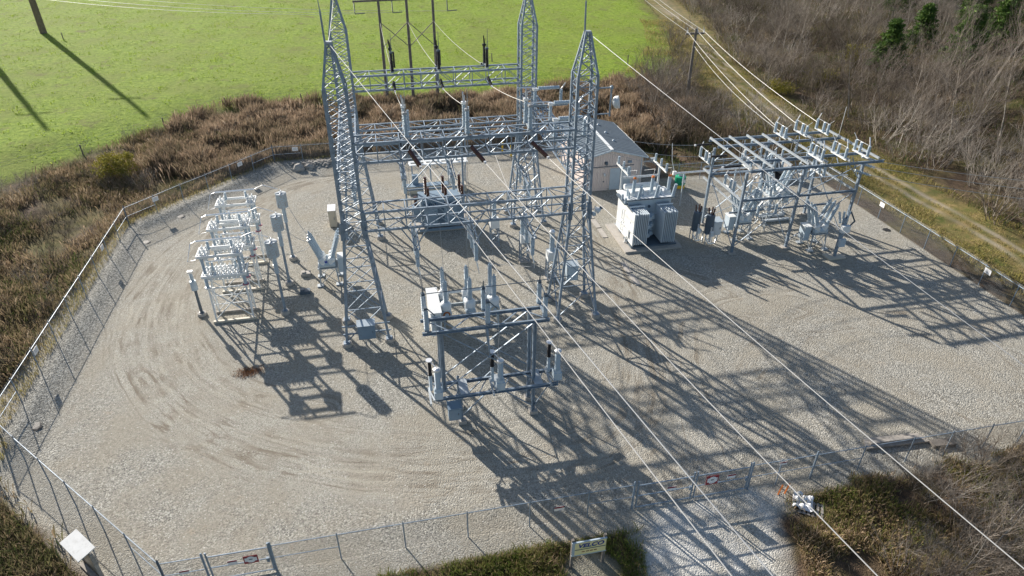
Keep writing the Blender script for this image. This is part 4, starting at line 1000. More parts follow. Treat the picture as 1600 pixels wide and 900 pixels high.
d=MB().box(.1,2.7,y0-.06,y0-.003,.05,2.75).build('service_door',GREYP,t); MB().box(1.38,1.42,y0-.075,y0-.062,.05,2.75).build('door_gap',DARKP,d); MB().box(1.7,2.1,y0-.075,y0-.062,1.6,1.85).build('door_sign',SIGNW,d)
d=MB().box(-2.0,-.1,y0-.05,y0-.003,.05,2.85).build('service_door',WALLM,t); MB().box(-.75,-.6,y0-.09,y0-.052,1.1,1.25).build('handle',DARKP,d)
MB().box(-2.2,3.0,y0-.12,y0-.003,3.0,3.06).build('conduit',DARKP,t)
a=MB().lathe((-.5,y0-.003,3.5),(-.5,y0-.35,3.4),[(0,.2),(.5,.22),(1,.12)],12); a.build('wall_lamp',DARKP,t)
MB().box(2.2,2.65,y0-.2,y0-.003,3.35,3.6).build('wall_lamp',BLUEP,t)
a=MB(); a.tube((-.7,y0-.1,2.2),(-.6,y0-.35,2.0),.1,.16,12); a.build('floodlight',WHITEP,t)
MB().box(x0-.0+.2,x0+.6,y0-.15,y0-.003,.5,1.4).build('meter_box',WALLM,t)
a=MB(); a.box(x1+.02,x1+1.6,y0-.2,y0-.05,3.3,3.42); a.cbox((x1+1.2,y0-.15,3.6),(.7,.4,.25)); a.build('bracket_lamp',GALV2,t)
gTC='concrete trench covers in a row'
for k in range(5):
    y=64.5-k*2.3+ (0 if k<3 else -5)
    single(MB().box(22.05,22.6,y-1.0,y+1.0,-.02,.05),'trench_cover',CONC,'pale concrete cable trench cover beside the large transformer, number %s from the building'%('one','two','three','four','five')[k],'trench cover',(22.3,y,0),gTC)

# ------------------------------------------------------------------ fences
def fence_panel_mesh(root,pts,zb,zt):
    me=bpy.data.meshes.new('chain_link'); vs=[];fs=[];uvs=[];u=0;off=WL[root.name]
    for i,(x,y) in enumerate(pts):
        if i: u+=math.hypot(x-pts[i-1][0],y-pts[i-1][1])
        h=hz(x,y); vs+=[(x-off.x,y-off.y,h+zb),(x-off.x,y-off.y,h+zt)]; uvs+=[(u,0),(u,zt-zb)]
        if i: k=2*i; fs.append((k-2,k,k+1,k-1))
    me.from_pydata(vs,[],fs); me.update(); uvl=me.uv_layers.new(name='UVMap')
    for l in me.loops: uvl.data[l.index].uv=uvs[l.vertex_index]
    me.materials.append(LINK); o=bpy.data.objects.new('chain_link',me); COL.objects.link(o); o.parent=root; return o
def fence_line(label,posts,zt=2.1,thick=(),mid=(),rail_m=GALV,barbs=True,group='chain-link fence runs around the yard'):
    p0=posts[0]; t=thing('chain_link_fence',label,'fence',(p0[0],p0[1],0),group=group)
    fence_panel_mesh(t,posts,.04,zt)
    for i,(x,y) in enumerate(posts):
        h=hz(x,y); r=.065 if i in thick else .038
        MB().lathe((x,y,h-.1),(x,y,h+zt+(.3 if i in thick else .16)),[(0,r),(.97,r),(1,r*.5)],8).build('post',GALV,t,world=True,smooth=True)
    a=MB().path([(x,y,hz(x,y)+zt) for x,y in posts],.028,6); a.build('top_rail',rail_m,t,world=True)
    b=MB()
    for i in mid:
        (xa,ya),(xb_,yb)=posts[i],posts[i+1]; b.tube((xa,ya,hz(xa,ya)+zt*.52),(xb_,yb,hz(xb_,yb)+zt*.52),.026,n=6)
    if mid: b.build('middle_rail',rail_m,t,world=True)
    if barbs:
        b=MB()
        for k in (.1,.2): b.path([(x,y,hz(x,y)+zt+k) for x,y in posts],.006,4)
        b.build('top_strand',THINW,t,world=True)
    return t
def lerp_posts(a,b,n): return [(a[0]+(b[0]-a[0])*i/n,a[1]+(b[1]-a[1])*i/n) for i in range(n+1)]
fence_line('front chain-link fence left of the main gate, behind the cream sign',[(-8.0,25.1),(-4.5,25.1),(-.9,25.1),(2.7,25.1),(6.35,25.1),(9.9,25.1),(12.7,25.1)],thick=(0,6),mid=(0,5))
fence_line('front chain-link fence right of the main gate running into the brush',[(20.35,25.1),(22.3,25.1),(24.7,25.1),(28.1,25.1),(31.6,25.1),(34.5,25.1),(37.5,25.1),(40.3,25.1),(43.5,25.1),(47,25.1),(50.2,25.1),(53.5,25.1)],thick=(0,2,11),mid=(0,1,2))
fence_line('slanting chain-link fence at the lower left corner behind the notice stand',lerp_posts((-13.6,25.1),(-27,39),6),thick=(0,6),mid=(0,))
fence_line('left chain-link fence along the gravel bank',lerp_posts((-27,39),(-27,71),9),thick=(0,9),mid=(0,8))
fence_line('far left chain-link fence slanting along the tall reeds',lerp_posts((-27,71),(-13.4,86.5),6),thick=(0,6),mid=(0,5))
fence_line('back chain-link fence in front of the dark reeds',lerp_posts((-13.4,86.5),(33,86.5),13),thick=(0,13),mid=(0,))
fence_line('chain-link fence beside the control building back corner',lerp_posts((33,86.5),(33,71.6),4),thick=(0,4))
fence_line('chain-link fence behind the green tank and right-hand frame',lerp_posts((33,71.6),(53.5,71.6),7),thick=(0,7))
fence_line('right chain-link fence beside the grassy track',lerp_posts((53.5,71.6),(53.5,25.1),13),thick=(0,13))
fence_line('short chain-link panel between the small gate and the lower left corner',[(-13.6,25.1),(-11.45,25.1)],thick=(0,1),mid=(0,),barbs=False)
def gate(label,xa,xb,signside,group,rz=0):
    t=thing('chain_link_gate',label,'gate',(xa,25.1,0),rz,group)
    w=xb-xa-.16
    a=MB()
    for z in (.12,1.1,2.0): a.tube((.08,0,z),(w+.08,0,z),.04,n=6)
    for x in (.1,w+.06): a.tube((x,0,.08),(x,0,2.35),.055,n=6)
    a.build('frame',GALV,t)
    me_pts=[(xa+.1,25.1),(xa+w+.06,25.1)]
    fence_panel_mesh(t,me_pts,.12,2.0)
    MB().cbox((w*.97,-.06,1.1),(.14,.12,.3)).build('latch',GALV,t)
    return t
gG='leaves of the main double gate'
gate('left leaf of the wide main gate across the white driveway',12.85,16.6,0,gG)
gate('right leaf of the wide main gate, carrying the red-bordered sign',16.6,20.3,1,gG)
gate('narrow gate leaf near the lower left corner with a red-bordered sign',-11.35,-8.0,1,'walk gates')
# danger signs
def plate(label,x,y,z,w,h,big=False,nrm=(0,-1),group='danger plates on the fence'):
    t=thing('warning_sign',label,'sign',(x,y,z),group=group)
    t.rotation_euler=(0,0,math.atan2(nrm[1],nrm[0])+PI/2)
    if big:
        MB().box(-w/2,w/2,-.035,-.03+.012,-h/2,h/2).build('panel',RED,t)
        a=MB(); a.add([(-w*.38,-.04,-h*.28),(w*.38,-.04,-h*.28),(w*.38,-.04,h*.28),(-w*.38,-.04,h*.28)],[(0,1,2,3)]); 
        b=MB(); b.lathe((0,-.041,0),(0,-.037,0),[(0,h*.40),(1,h*.40)],16); b.box(-w*.42,w*.42,-.044,-.039,-h*.2,h*.24); b.build('centre_field',SIGNW,t)
        MB().box(-w*.12,w*.12,-.047,-.0445,-h*.02,h*.1).build('pictogram',DARKP,t)
    else:
        MB().box(-w/2,w/2,-.035,-.02,-h/2,h/2).build('panel',SIGNW,t)
        MB().box(-w/2,w/2,-.039,-.0355,h*.12,h/2).build('header',RED,t)
    return t
plate('large red and white danger sign on the right leaf of the main gate',17.7,25.05,1.5,.78,.74,True)
plate('small red-topped sign beside the large sign on the main gate right leaf',18.95,25.05,1.55,.55,.32)
plate('small red-topped sign on the main gate left leaf',15.1,25.05,1.35,.58,.32)
plate('small red-topped sign on the front fence above the cream sign',8.1,25.05,1.25,.6,.34)
plate('large red-bordered sign on the narrow gate at the lower left',-9.1,25.05,1.35,.75,.62,True)
plate('small red-topped sign on the narrow gate at the lower left',-10.05,25.05,1.35,.5,.32)
plate('small red-topped sign on the short panel at the lower left corner',-12.5,25.05,1.2,.5,.3)
plate('small sign on the front fence just right of the main gate',22.35,25.04,1.95,.5,.28)
for k,(x,y,n,l) in enumerate(((-26.95,62.9,(1,0),'white sign on the left fence near the far corner'),(-26.95,46.5,(1,0),'white sign on the left fence beside the brown brush'),(-24.6,73.7,(.75,-.66),'white sign on the far left fence next to the corner post'),(-16.9,82.5,(.75,-.66),'white sign on the far left fence before the reeds'),(-10.6,86.45,(0,-1),'white sign on the back fence above the boulders'),(53.45,57.2,(-1,0),'white sign on the right fence nearer the right-hand frame'),(53.45,42.6,(-1,0),'white sign on the right fence farther from the right-hand frame'))):
    t=thing('warning_sign',l,'sign',(x,y,1.7+hz(x,y)),math.atan2(n[1],n[0])+PI/2,'white plates on the fence'); MB().box(-.36,.36,-.04,-.02,-.25,.25).build('panel',SIGNW,t)
    a=MB()
    for j in range(3): a.box(-.2,.2,-.045,-.041,.1-j*.1,.13-j*.1)
    a.build('marking',THINW,t)
# name sign
def text_mesh(txt,size,m,parent,loc,rot=(PI/2,0,0),sx=1.0,bold=0.0,name='lettering'):
    cu=bpy.data.curves.new(name,'FONT'); cu.body=txt; cu.size=size; cu.extrude=.006; cu.offset=bold; cu.align_x='CENTER'; cu.align_y='CENTER'; cu.shear=.25
    o=bpy.data.objects.new(name,cu); COL.objects.link(o); dg=bpy.context.evaluated_depsgraph_get(); me=bpy.data.meshes.new_from_object(o.evaluated_get(dg)); bpy.data.objects.remove(o); me.materials.clear(); me.materials.append(m)
    n=bpy.data.objects.new(name,me); COL.objects.link(n); n.parent=parent; n.location=loc; n.rotation_euler=rot; n.scale=(sx,1,1); return n
t=thing('name_sign','cream sign reading VELCO on two brown wooden posts outside the fence','sign',(8.95,22.0,-.08))
for x in (-.95,.88): MB().box(x-.07,x+.07,-.07,.07,-.1,2.45).build('post',WOODP,t)
MB().box(-.99,.92,-.14,-.075,1.25,2.25).build('panel',CREAM,t)
a=MB(); a.box(-1.02,.95,-.155,-.072,2.25,2.31); a.box(-1.02,.95,-.155,-.072,1.19,1.25); a.box(-1.02,-.86,-.15,-.142,1.25,2.25); a.build('trim',GREYP,t)
MB().box(-.86,.9,-.152,-.142,1.66,1.71).build('divider',DARKP,t)
text_mesh('VELCO',.42,BLUET,t,(.03,-.15,1.97),sx=1.12,bold=.012)
a=MB(); a.box(-.5,.35,-.147,-.143,1.80,1.83); a.build('underline',GREENT,t)
a=MB()
for x in (-.45,-.2,.02,.24): a.box(x,x+.17,-.15,-.143,1.44,1.50)
a.build('small_line',RUST,t)
# notice stand
t=thing('notice_stand','white-roofed brown notice stand outside the lower left fence corner','notice board',(-17.8,27.0,-.1),math.radians(-47))
MB().box(-1.0,1.0,-.04,.04,.15,2.1).build('board',mat('aged_panel',(.22,.19,.14),.3,0,.2,1.2),t)
for x in (-1.0,1.0): MB().box(x-.06,x+.06,-.09,.09,-.1,2.35).build('post',WOODG,t)
MB().box(-1.1,1.1,-.3,-.06,.1,.2).build('ledge',WOODG,t)
a=MB(); a.add([(-1.0,-.62,2.42),(1.0,-.62,2.42),(1.0,.32,2.6),(-1.0,.32,2.6),(-1.0,-.62,2.47),(1.0,-.62,2.47),(1.0,.32,2.65),(-1.0,.32,2.65)],[(0,3,2,1),(4,5,6,7),(0,1,5,4),(1,2,6,5),(2,3,7,6),(3,0,4,7)]); a.build('roof',mat('weathered_white_sheet',(.62,.63,.62),.5,0,.05,2,dirt=(.5,.5,.48),dirtamt=.4),t)
# yard oddments
t=thing('timber_pile','stack of grey planks lying inside the front fence','timber',(32,26.8,0),math.radians(-4))
for k in range(4): MB().bar((-2.2+.1*k,-.35+.24*k,.12),(2.4-.1*k,-.25+.2*k,.12),.22,.12).build('plank',WOODG,t)
MB().bar((-1.8,-.1,.3),(1.9,.05,.27),.25,.14).build('plank',WOODG,t); MB().box(2.4,4.0,-.9,-.3,0,.25).build('sheet',WOODP,t)
t=thing('pallet','old wooden pallet with a crumpled white tarp beside the driveway','pallet',(23.4,22.9,-.12),math.radians(-35))
for k in range(6): MB().box(-.7+.25*k,-.55+.25*k,-.6,.6,.14,.17).build('slat',WOODG,t)
MB().box(-.75,.75,-.55,-.45,0,.14).build('runner',WOODG,t); MB().box(-.75,.75,.45,.55,0,.14).build('runner',WOODG,t)
n=14; vs=[];fs=[]
for i in range(n):
    for j in range(n):
        x=-1.1+i*.09; y=-.4+j*.1; vs.append((x,y,.22+.28*abs(math.sin(i*.55+j*.4)*math.cos(j*.5-i*.2))))
for i in range(n-1):
    for j in range(n-1): fs.append((i*n+j,(i+1)*n+j,(i+1)*n+j+1,i*n+j+1))
tp=MB().add(vs,fs).build('tarp',SIGNW,t,smooth=True); tp.modifiers.new('thickness','SOLIDIFY').thickness=.01
t=thing('survey_stakes','crossed orange stakes in the gravel just right of the main gate','stake',(22.0,24.3,0))
for dx in (0,.45): MB().bar((dx,0,0),(dx+.25,.1,.75),.09,.04).build('stake',ORANGE,t)
for k,(x,y,s,l) in enumerate(((-10.3,84.3,.75,'pale boulder in the rubble heap at the back fence, left one'),(-9.0,84.6,.55,'pale boulder in the rubble heap at the back fence, right one'))):
    bm_=MB(); bm_.lathe((x,y,-.1),(x+.2,y,s*1.1),[(0,s),(.35,s*1.1),(.75,s*.8),(1,s*.2)],9); bm_.v=[(a+random.uniform(-.12,.12),b+random.uniform(-.12,.12),c+random.uniform(-.08,.08)) for a,b,c in bm_.v]
    single(bm_,'boulder',CONC,l,'boulder',(x,y,0),'boulders at the back fence')
bm_=MB()
for k in range(140):
    a_=random.gauss(0,1); b_=random.gauss(0,.5); x=-8.2+a_*1.3; y=85.2+b_; s=random.uniform(.06,.2); bm_.cbox((x,y,hz(x,y)+s*.4),(s*1.6,s*1.3,s))
single(bm_,'rubble',CONC,'heap of broken stones at the foot of the back fence','rubble',(-8.2,85.2,0),kind='stuff')
for k,(x,y,l) in enumerate(((-25.3,39.9,'black rubber drain mat on gravel at the left fence corner'),(52.6,54.6,'black drain mat near the right fence'),(-24.6,67.3,'small black drain lid near the far left corner'),(-22.3,73.0,'black drain lid on the far left gravel bank'))):
    b=MB(); b.lathe((x,y,hz(x,y)-.02),(x,y,hz(x,y)+.035),[(0,.5),(.6,.42),(1,.3)],9); b.v=[(p[0]+random.uniform(-.08,.08),p[1]+random.uniform(-.08,.08),p[2]) for p in b.v]; single(b,'drain_cover',OILD,l,'drain cover',(x,y,0),'black drain covers')
# ------------------------------------------------------------------ wooden poles
t=thing('pole_structure','three-pole wooden line structure with crossed braces in the meadow','utility pole',(6.5,HFY,0))
for x in HFX: MB().lathe((x,HFY,-.5),(x,HFY,19),[(0,.27),(1,.18)],12).build('pole',WOODP,t,world=True,smooth=True)
a=MB(); a.bar((-1.6,HFY+.3,15.3),(15,HFY+.3,15.5),.2,.28); a.build('crossarm',WOODP,t,world=True)
a=MB()
for xa,xb2 in ((HFX[0],HFX[1]),(HFX[1],HFX[2])):
    a.bar((xa,HFY-.25,12.2),(xb2,HFY-.25,8.4),.13,.1); a.bar((xb2,HFY-.35,12.2),(xa,HFY-.35,8.4),.13,.1)
a.build('bracing',WOODP,t,world=True)
for k,x in enumerate((-1.4,4.4,13.0)):
    q=MB().insul((x,HFY+.3,15.2),(x,HFY+.3,13.6),.11,10,.5); q.build('insulator',DARKP,t,world=True)
    q=MB(); q.insul((x,HFY+.3,13.5),(x+1.5,HFY+.3,13.55),.1,10,.5); q.build('insulator',DARKP,t,world=True)
    wire(sagline((x,HFY+.3,13.5),(-95,160+3*k,17),2.5,24),.02,'thin line wire crossing above the meadow to the left, %s of three'%('lowest','middle','highest')[k],'line wires over the meadow',THINW)
t=thing('utility_pole','single wooden pole with a crossarm and white insulators at the edge of the right-hand wood','utility pole',(51.4,103.4,0))
MB().lathe((0,0,-.5),(0,0,11.3),[(0,.27),(1,.2)],12).build('pole',DARKP if False else WOODP,t,smooth=True)
MB().box(-1.6,1.6,.2,.42,10.3,10.6).build('crossarm',WOODP,t)
for x in (-1.4,.3,1.4): MB().insul((x,.1,10.6),(x,.1,11.0),.12,4,.6).build('insulator',SIGNW,t)
for i,(x,o) in enumerate(((-1.4,'leftmost'),(.3,'middle'),(1.4,'rightmost'))):
    wire([(51.4+x-.25,103.0,10.9),(51.4+x-.2,103.4,11.5),(51.4+x+.25,103.8,10.9)],.04,'white jumper loop over the single wooden pole, %s of three'%o,'jumper loops on the single wooden pole',cat='jumper')
    wire(sagline((51.4+x,103.3,10.8),((41.3,43.8,46.3)[i],61.9,9.9),.5,20),.023,'white conductor from the single wooden pole to the right-hand frame, %s of three'%o,'conductors from the single wooden pole to the right-hand frame')
    wire(sagline((51.4+x,103.5,10.8),(72.8+x*1.3,222,12.5),1.4,20),.025,'white conductor running from the single wooden pole into the distance, %s of three'%o,'conductors beyond the single wooden pole')
wire(sagline((51.4,103.3,8.6),(42.5,61.9,8.9),.9,20),.016,'thin neutral wire below the conductors of the single wooden pole','',THINW)
single(MB().lathe((63.4,79.5,hz(60,79)),(63.4,79.5,5.2),[(0,.05),(1,.04)],8),'marker_mast',SIGNW,'slim white mast standing behind the right-hand frame','mast',(63.4,79.5,0))
def monopole(x,y,h,label,lean=(0,0)):
    t=thing('steel_monopole',label,'utility pole',(x,y,0),group='tall brown monopoles in the meadow')
    MB().lathe((0,0,-.5),(lean[0],lean[1],h),[(0,.75),(.5,.6),(1,.36)],18).build('pole',WEATH,t,smooth=True)
    MB().bar((-2.5+lean[0]*.85,lean[1]*.85,h*.86),(2.5+lean[0]*.85,lean[1]*.85,h*.86),.25).build('crossarm',WEATH,t)
monopole(-73,180.6,34,'tall brown monopole rising at the top left of the meadow')
monopole(-85,175,34,'tall brown monopole left of the other one, outside the picture edge')
for k,(x,y) in enumerate(((-23.9,116.6),(-31.5,107.6),(-39.9,97.7),(-11.8,116.3),(-66,172),(24,135),(50,128))):
    q=MB().lathe((x,y,hz(x,y)-.1),(x-.05,y,hz(x,y)+1.6),[(0,.11),(1,.09)],8)
    single(q,'fence_post',WOODP,('weathered post at the meadow edge above the reeds','weathered post on the meadow edge left of the reed corner','weathered post lowest on the meadow edge at the left','thin post on the meadow edge close to the near left tower','lone post near the foot of the tall brown monopole','lone post in the middle of the meadow','lone post at the right of the meadow')[k],'post',(x,y,0),'wooden posts around the meadow')
a=MB()
for z in (.7,1.2): a.path([(-66,70,z),(-47,91,z),(-39.9,97.7,z-.2),(-31.5,107.6,z-.2),(-23.9,116.6,z-.2),(-11.8,116.3,z-.2)],.008,4)
single(a,'wire_fence',THINW,'thin farm wire strung between the wooden posts of the meadow edge','fence',(-40,97,0))

# ------------------------------------------------------------------ vegetation
def leafmat(name,stops,rough=.8,trans=.25):
    m=bpy.data.materials.new(name); m.use_nodes=True; N,L=nt(m); b=N['Principled BSDF']; b.inputs['Roughness'].default_value=rough; b.inputs['Specular IOR Level'].default_value=.15
    at=N.new('ShaderNodeAttribute'); at.attribute_name='tint'; r=N.new('ShaderNodeValToRGB'); el=r.color_ramp.elements
    while len(el)<len(stops): el.new(.5)
    for e,(p,c) in zip(el,stops): e.position=p; e.color=(*c,1)
    L.new(at.outputs['Fac'],r.inputs['Fac']); L.new(r.outputs['Color'],b.inputs['Base Color'])
    tr=N.new('ShaderNodeBsdfTranslucent'); L.new(r.outputs['Color'],tr.inputs['Color']); mx=N.new('ShaderNodeMixShader'); mx.inputs[0].default_value=trans
    L.new(b.outputs[0],mx.inputs[1]); L.new(tr.outputs[0],mx.inputs[2]); L.new(mx.outputs[0],N['Material Output'].inputs['Surface']); return m
REED=leafmat('dry_reed',[(0,(.08,.09,.04)),(.25,(.17,.14,.09)),(.6,(.30,.225,.155)),(.85,(.43,.32,.23)),(1,(.54,.45,.34))],.8,.35)
BRUSHM=leafmat('mixed_brush',[(0,(.06,.095,.025)),(.25,(.12,.125,.05)),(.45,(.20,.165,.095)),(.75,(.33,.245,.16)),(1,(.46,.38,.28))],.8,.35)
GREENB=leafmat('green_brush',[(0,(.07,.11,.02)),(.35,(.15,.20,.04)),(.55,(.22,.21,.07)),(.75,(.34,.25,.14)),(1,(.48,.36,.25))],.8,.35)
GRASS=leafmat('meadow_grass',[(0,(.12,.20,.02)),(.5,(.24,.35,.035)),(1,(.40,.46,.08))],.7,.45)
DRYG=leafmat('dry_grass',[(0,(.12,.16,.03)),(.35,(.27,.24,.07)),(1,(.48,.38,.20))],.8,.35)
TWIG=leafmat('bare_twigs',[(0,(.09,.07,.05)),(.4,(.18,.15,.12)),(.8,(.31,.27,.23)),(1,(.46,.42,.37))],.85,.05)
BARK=leafmat('pale_bark',[(0,(.20,.17,.14)),(1,(.48,.45,.40))],.9,0)
PINEM=leafmat('pine_needles',[(0,(.03,.06,.015)),(.5,(.075,.14,.03)),(.85,(.15,.23,.05)),(1,(.21,.29,.07))],.7,.2)
YELG=leafmat('yellow_green_leaves',[(0,(.10,.11,.02)),(.5,(.24,.22,.04)),(1,(.42,.36,.09))],.7,.3)
def np_object(name,V_,F3,F4,tint,m,loc=None,parent=None):
    me=bpy.data.meshes.new(name); me.vertices.add(len(V_)); me.vertices.foreach_set('co',V_.astype(np.float32).ravel())
    li=np.concatenate([F4.ravel(),F3.ravel()]); me.loops.add(len(li)); me.loops.foreach_set('vertex_index',li.astype(np.int32))
    n4,n3=len(F4),len(F3); st=np.concatenate([np.arange(n4)*4,n4*4+np.arange(n3)*3]); me.polygons.add(n4+n3); me.polygons.foreach_set('loop_start',st.astype(np.int32))
    me.update(calc_edges=True); add_attr(me,'tint',tint); me.materials.append(m)
    o=bpy.data.objects.new(name,me); COL.objects.link(o)
    if parent: o.parent=parent
    return o
def blades(P,h,w,lean,tint):
    """P (n,3) base; returns verts(5 per blade)"""
    n=len(P); th=RNG.uniform(0,2*PI,n); sd=np.stack([np.cos(th),np.sin(th),np.zeros(n)],1)*w[:,None]/2
    ph=RNG.uniform(0,2*PI,n); ln=np.stack([np.cos(ph),np.sin(ph),np.zeros(n)],1)*(lean*h)[:,None]
    up=np.zeros((n,3)); up[:,2]=h
    V_=np.stack([P-sd*.25,P+sd*.25,P+ln*.6+up*.78+sd,P+ln*.6+up*.78-sd,P+ln+up],1).reshape(-1,3)
    b=np.arange(n)*5; F4=np.stack([b,b+1,b+2,b+3],1); F3=np.stack([b+3,b+2,b+4],1); return V_,F3,F4,np.repeat(tint,5)
def merge(parts):
    vs,f3,f4,t=[],[],[],[];o=0
    for a,b,c,d in parts: vs.append(a);f3.append(b+o);f4.append(c+o);t.append(d);o+=len(a)
    return np.concatenate(vs),np.concatenate(f3),np.concatenate(f4),np.concatenate(t)
def sample(x0,x1,y0,y1,n,mask,clump=None):
    X=RNG.uniform(x0,x1,n);Y=RNG.uniform(y0,y1,n);k=mask(X,Y)
    if clump: k&=RNG.uniform(0,1,n)<np.clip((fbm(X,Y,clump[0],clump[1])-clump[2])*clump[3],0.02,1)
    return X[k],Y[k]
def is_free(X,Y,m=1.6):      # outside yard, meadow, driveway, grass track
    return (~inside(X,Y,FENCE))&(seg_dist(X,Y,FENCE,True)>m)&(~inside(X,Y,MEADOW))&(~inside(X,Y,DRIVE))&(seg_dist(X,Y,CORR)>4.2)
def field(name,label,cat,m,x0,x1,y0,y1,n,mask,h,w,lean=.35,seed=1,clump=None,tshift=0,tscale=6):
    X,Y=sample(x0,x1,y0,y1,n,mask,clump); k=len(X)
    c=fbm(X,Y,2.2,seed+50); hh=RNG.uniform(h[0],h[1],k)*(.30+1.5*np.clip(c,0,1)**1.4+.15*fbm(X,Y,.9,seed+91)); ww=RNG.uniform(w[0],w[1],k)
    tint=np.clip(.15+.75*fbm(X,Y,tscale,seed)+RNG.normal(0,.17,k)-.05+tshift,0,1)
    P=np.stack([X,Y,height(X,Y)-.05],1); ob=np_object(name,*blades(P,hh,ww,RNG.uniform(0,lean,k)*1.0,tint),m)
    tag(ob,label,cat,kind='stuff'); return ob
reedmask=lambda X,Y: is_free(X,Y,1.3)&(Y>60)&(X<50)
field('reed_bed','tall dry brown reeds filling the ditch behind the yard fence','reeds',REED,-30,50,84,125,330000,reedmask,(.6,2.1),(.05,.12),.65,2,(7,61,.32,5),.06,5)
leftmask=lambda X,Y: is_free(X,Y,1.6)&(X<-15)&(((X+47)*(-1)<200))
field('left_brush','brown and green brush along the left side of the fence','brush',BRUSHM,-62,-15,14,112,330000,leftmask,(.2,1.15),(.045,.11),.85,3,(6,62,.36,4),.06,4)
field('front_brush','green and brown ground brush in front of the yard around the cream sign','brush',GREENB,-9,12.6,14,24.0,110000,lambda X,Y: is_free(X,Y,1.5)&((((X-9.1)/1.5)**2+((Y-21.3)/1.3)**2)>1.2)&((X>-2.5)|(Y<23))&~((X>10.3)&(Y>23.7)),(.12,.55),(.02,.05),1.0,4,(1.6,63,.30,4))
field('right_front_brush','green and brown brush between the driveway and the bare saplings','brush',GREENB,20,60,10,24.9,200000,lambda X,Y: is_free(X,Y,.35+.9*(X<27))&(seg_dist(X,Y,DRIVE,True)>2.6*np.clip(fbm(X,Y,1.6,5)-.25,0,1)+.1)&(Y<24.9-2.2*np.clip(fbm(X,Y,2.5,15)-.3,0,1)),(.10,.6),(.02,.06),1.0,5,(2.2,64,.36,4),.2,3)
field('kiosk_brush','orange-brown and green brush at the lower left corner of the picture','brush',BRUSHM,-34,-15,16,38,100000,lambda X,Y: is_free(X,Y,2.4),(.2,.8),(.02,.06),.9,6,(3,65,.30,5),.0,3)
field('track_grass','dry yellowish grass along the track beside the right fence','grass',DRYG,53.8,72,20,165,110000,lambda X,Y:(seg_dist(X,Y,CORR)<6)&(~inside(X,Y,FENCE))&(np.abs(seg_dist(X,Y,TRACK)-.9)>.5)&(~inside(X,Y,MEADOW)),(.12,.4),(.04,.09),.9,7,(4,66,.30,4))
field('meadow_tufts','uneven tufts of bright green grass over the meadow','grass',GRASS,-110,85,95,300,190000,lambda X,Y: inside(X,Y,MEADOW),(.10,.28),(.08,.2),1.0,8,(1.7,67,.45,4))
field('thicket_undergrowth','brown undergrowth covering the right-hand wood floor','undergrowth',BRUSHM,36,190,28,270,330000,lambda X,Y: is_free(X,Y,1.4)&((X>64)|(Y>72)),(.25,.95),(.05,.13),.8,9,(8,68,.28,5),-.14)  # tint shifted down: the wood's dark shadows are put into the colour
field('meadow_edge_grass','tan rough grass where the meadow meets the brush at the upper right','grass',DRYG,22,80,100,170,60000,lambda X,Y:(~inside(X,Y,FENCE))&(seg_dist(X,Y,MEADOW[7:15])<5.5),(.2,.7),(.05,.12),.8,12,(5,70,.30,4),.15)
field('bank_grass','pale dry grass outside the far left fence','grass',DRYG,-30,-2,70,90,16000,lambda X,Y:(~inside(X,Y,FENCE))&(seg_dist(X,Y,FENCE,True)<1.7),(.2,.6),(.03,.07),.6,10)
field('left_bank_grass','pale dry grass outside the left fence','grass',DRYG,-30,-26,30,72,10000,lambda X,Y:(~inside(X,Y,FENCE))&(seg_dist(X,Y,FENCE,True)<1.7),(.15,.5),(.03,.06),.6,11)

# bare shrubs: template of curved tapering twigs, tiled
def branch_ribbons(segs):
    """segs: list of (p,q,w0,w1,t) -> thin three-sided tapered twigs"""
    V_=[];F=[];T=[]
    P=np.array([s[0] for s in segs]);Q=np.array([s[1] for s in segs]);w0=np.array([s[2] for s in segs]);w1=np.array([s[3] for s in segs]);t=np.array([s[4] for s in segs])
    d=Q-P; d/=np.linalg.norm(d,axis=1)[:,None]+1e-9; u=np.cross(d,[0.3,.1,1.]); u/=np.linalg.norm(u,axis=1)[:,None]+1e-9; v=np.cross(d,u)
    n=len(P); out=[]
    for k in range(3):
        a=2*PI*k/3; out.append(P+(u*math.cos(a)+v*math.sin(a))*w0[:,None]/2)
    for k in range(3):
        a=2*PI*k/3; out.append(Q+(u*math.cos(a)+v*math.sin(a))*w1[:,None]/2)
    V_=np.stack(out,1).reshape(-1,3); b=np.arange(n)*6
    F4=np.concatenate([np.stack([b+k,b+(k+1)%3,b+3+(k+1)%3,b+3+k],1) for k in range(3)]); return V_,np.zeros((0,3),int),F4,np.repeat(t,6)
def grow(rng,p,d,L,w,depth,segs,spread=.55,kids=3,up=.25,nseg=3,tb=.5):
    p=np.array(p,float);d=np.array(d,float)
    for i in range(nseg):
        d=d+rng.normal(0,.12,3)+np.array([0,0,up*.25]); d/=np.linalg.norm(d); q=p+d*L/nseg
        wa=w*(1-.5*i/nseg); wb=w*(1-.5*(i+1)/nseg); segs.append((p,q,wa,wb,np.clip(tb+rng.normal(0,.15),0,1)))
        if depth>0 and i>0 or depth>2:
            for _ in range(kids if i==nseg-1 else max(1,kids-1)):
                e=d+rng.normal(0,spread,3); e[2]+=up; e/=np.linalg.norm(e); grow(rng,q,e,L*rng.uniform(.5,.8),wb*.8,depth-1,segs,spread,kids,up,nseg,tb)
        p=q
def shrub_template(seed,h=2.4,stems=9):
    rng=np.random.default_rng(seed); segs=[]
    for s in range(stems):
        a=rng.uniform(0,2*PI); r=rng.uniform(.05,.5); d=np.array([math.cos(a)*.55,math.sin(a)*.55,1.]); grow(rng,(math.cos(a)*r,math.sin(a)*r,-.1),d/np.linalg.norm(d),h*rng.uniform(.6,1),.06,2,segs,.5,3,.15,3,.5)
    return branch_ribbons(segs)
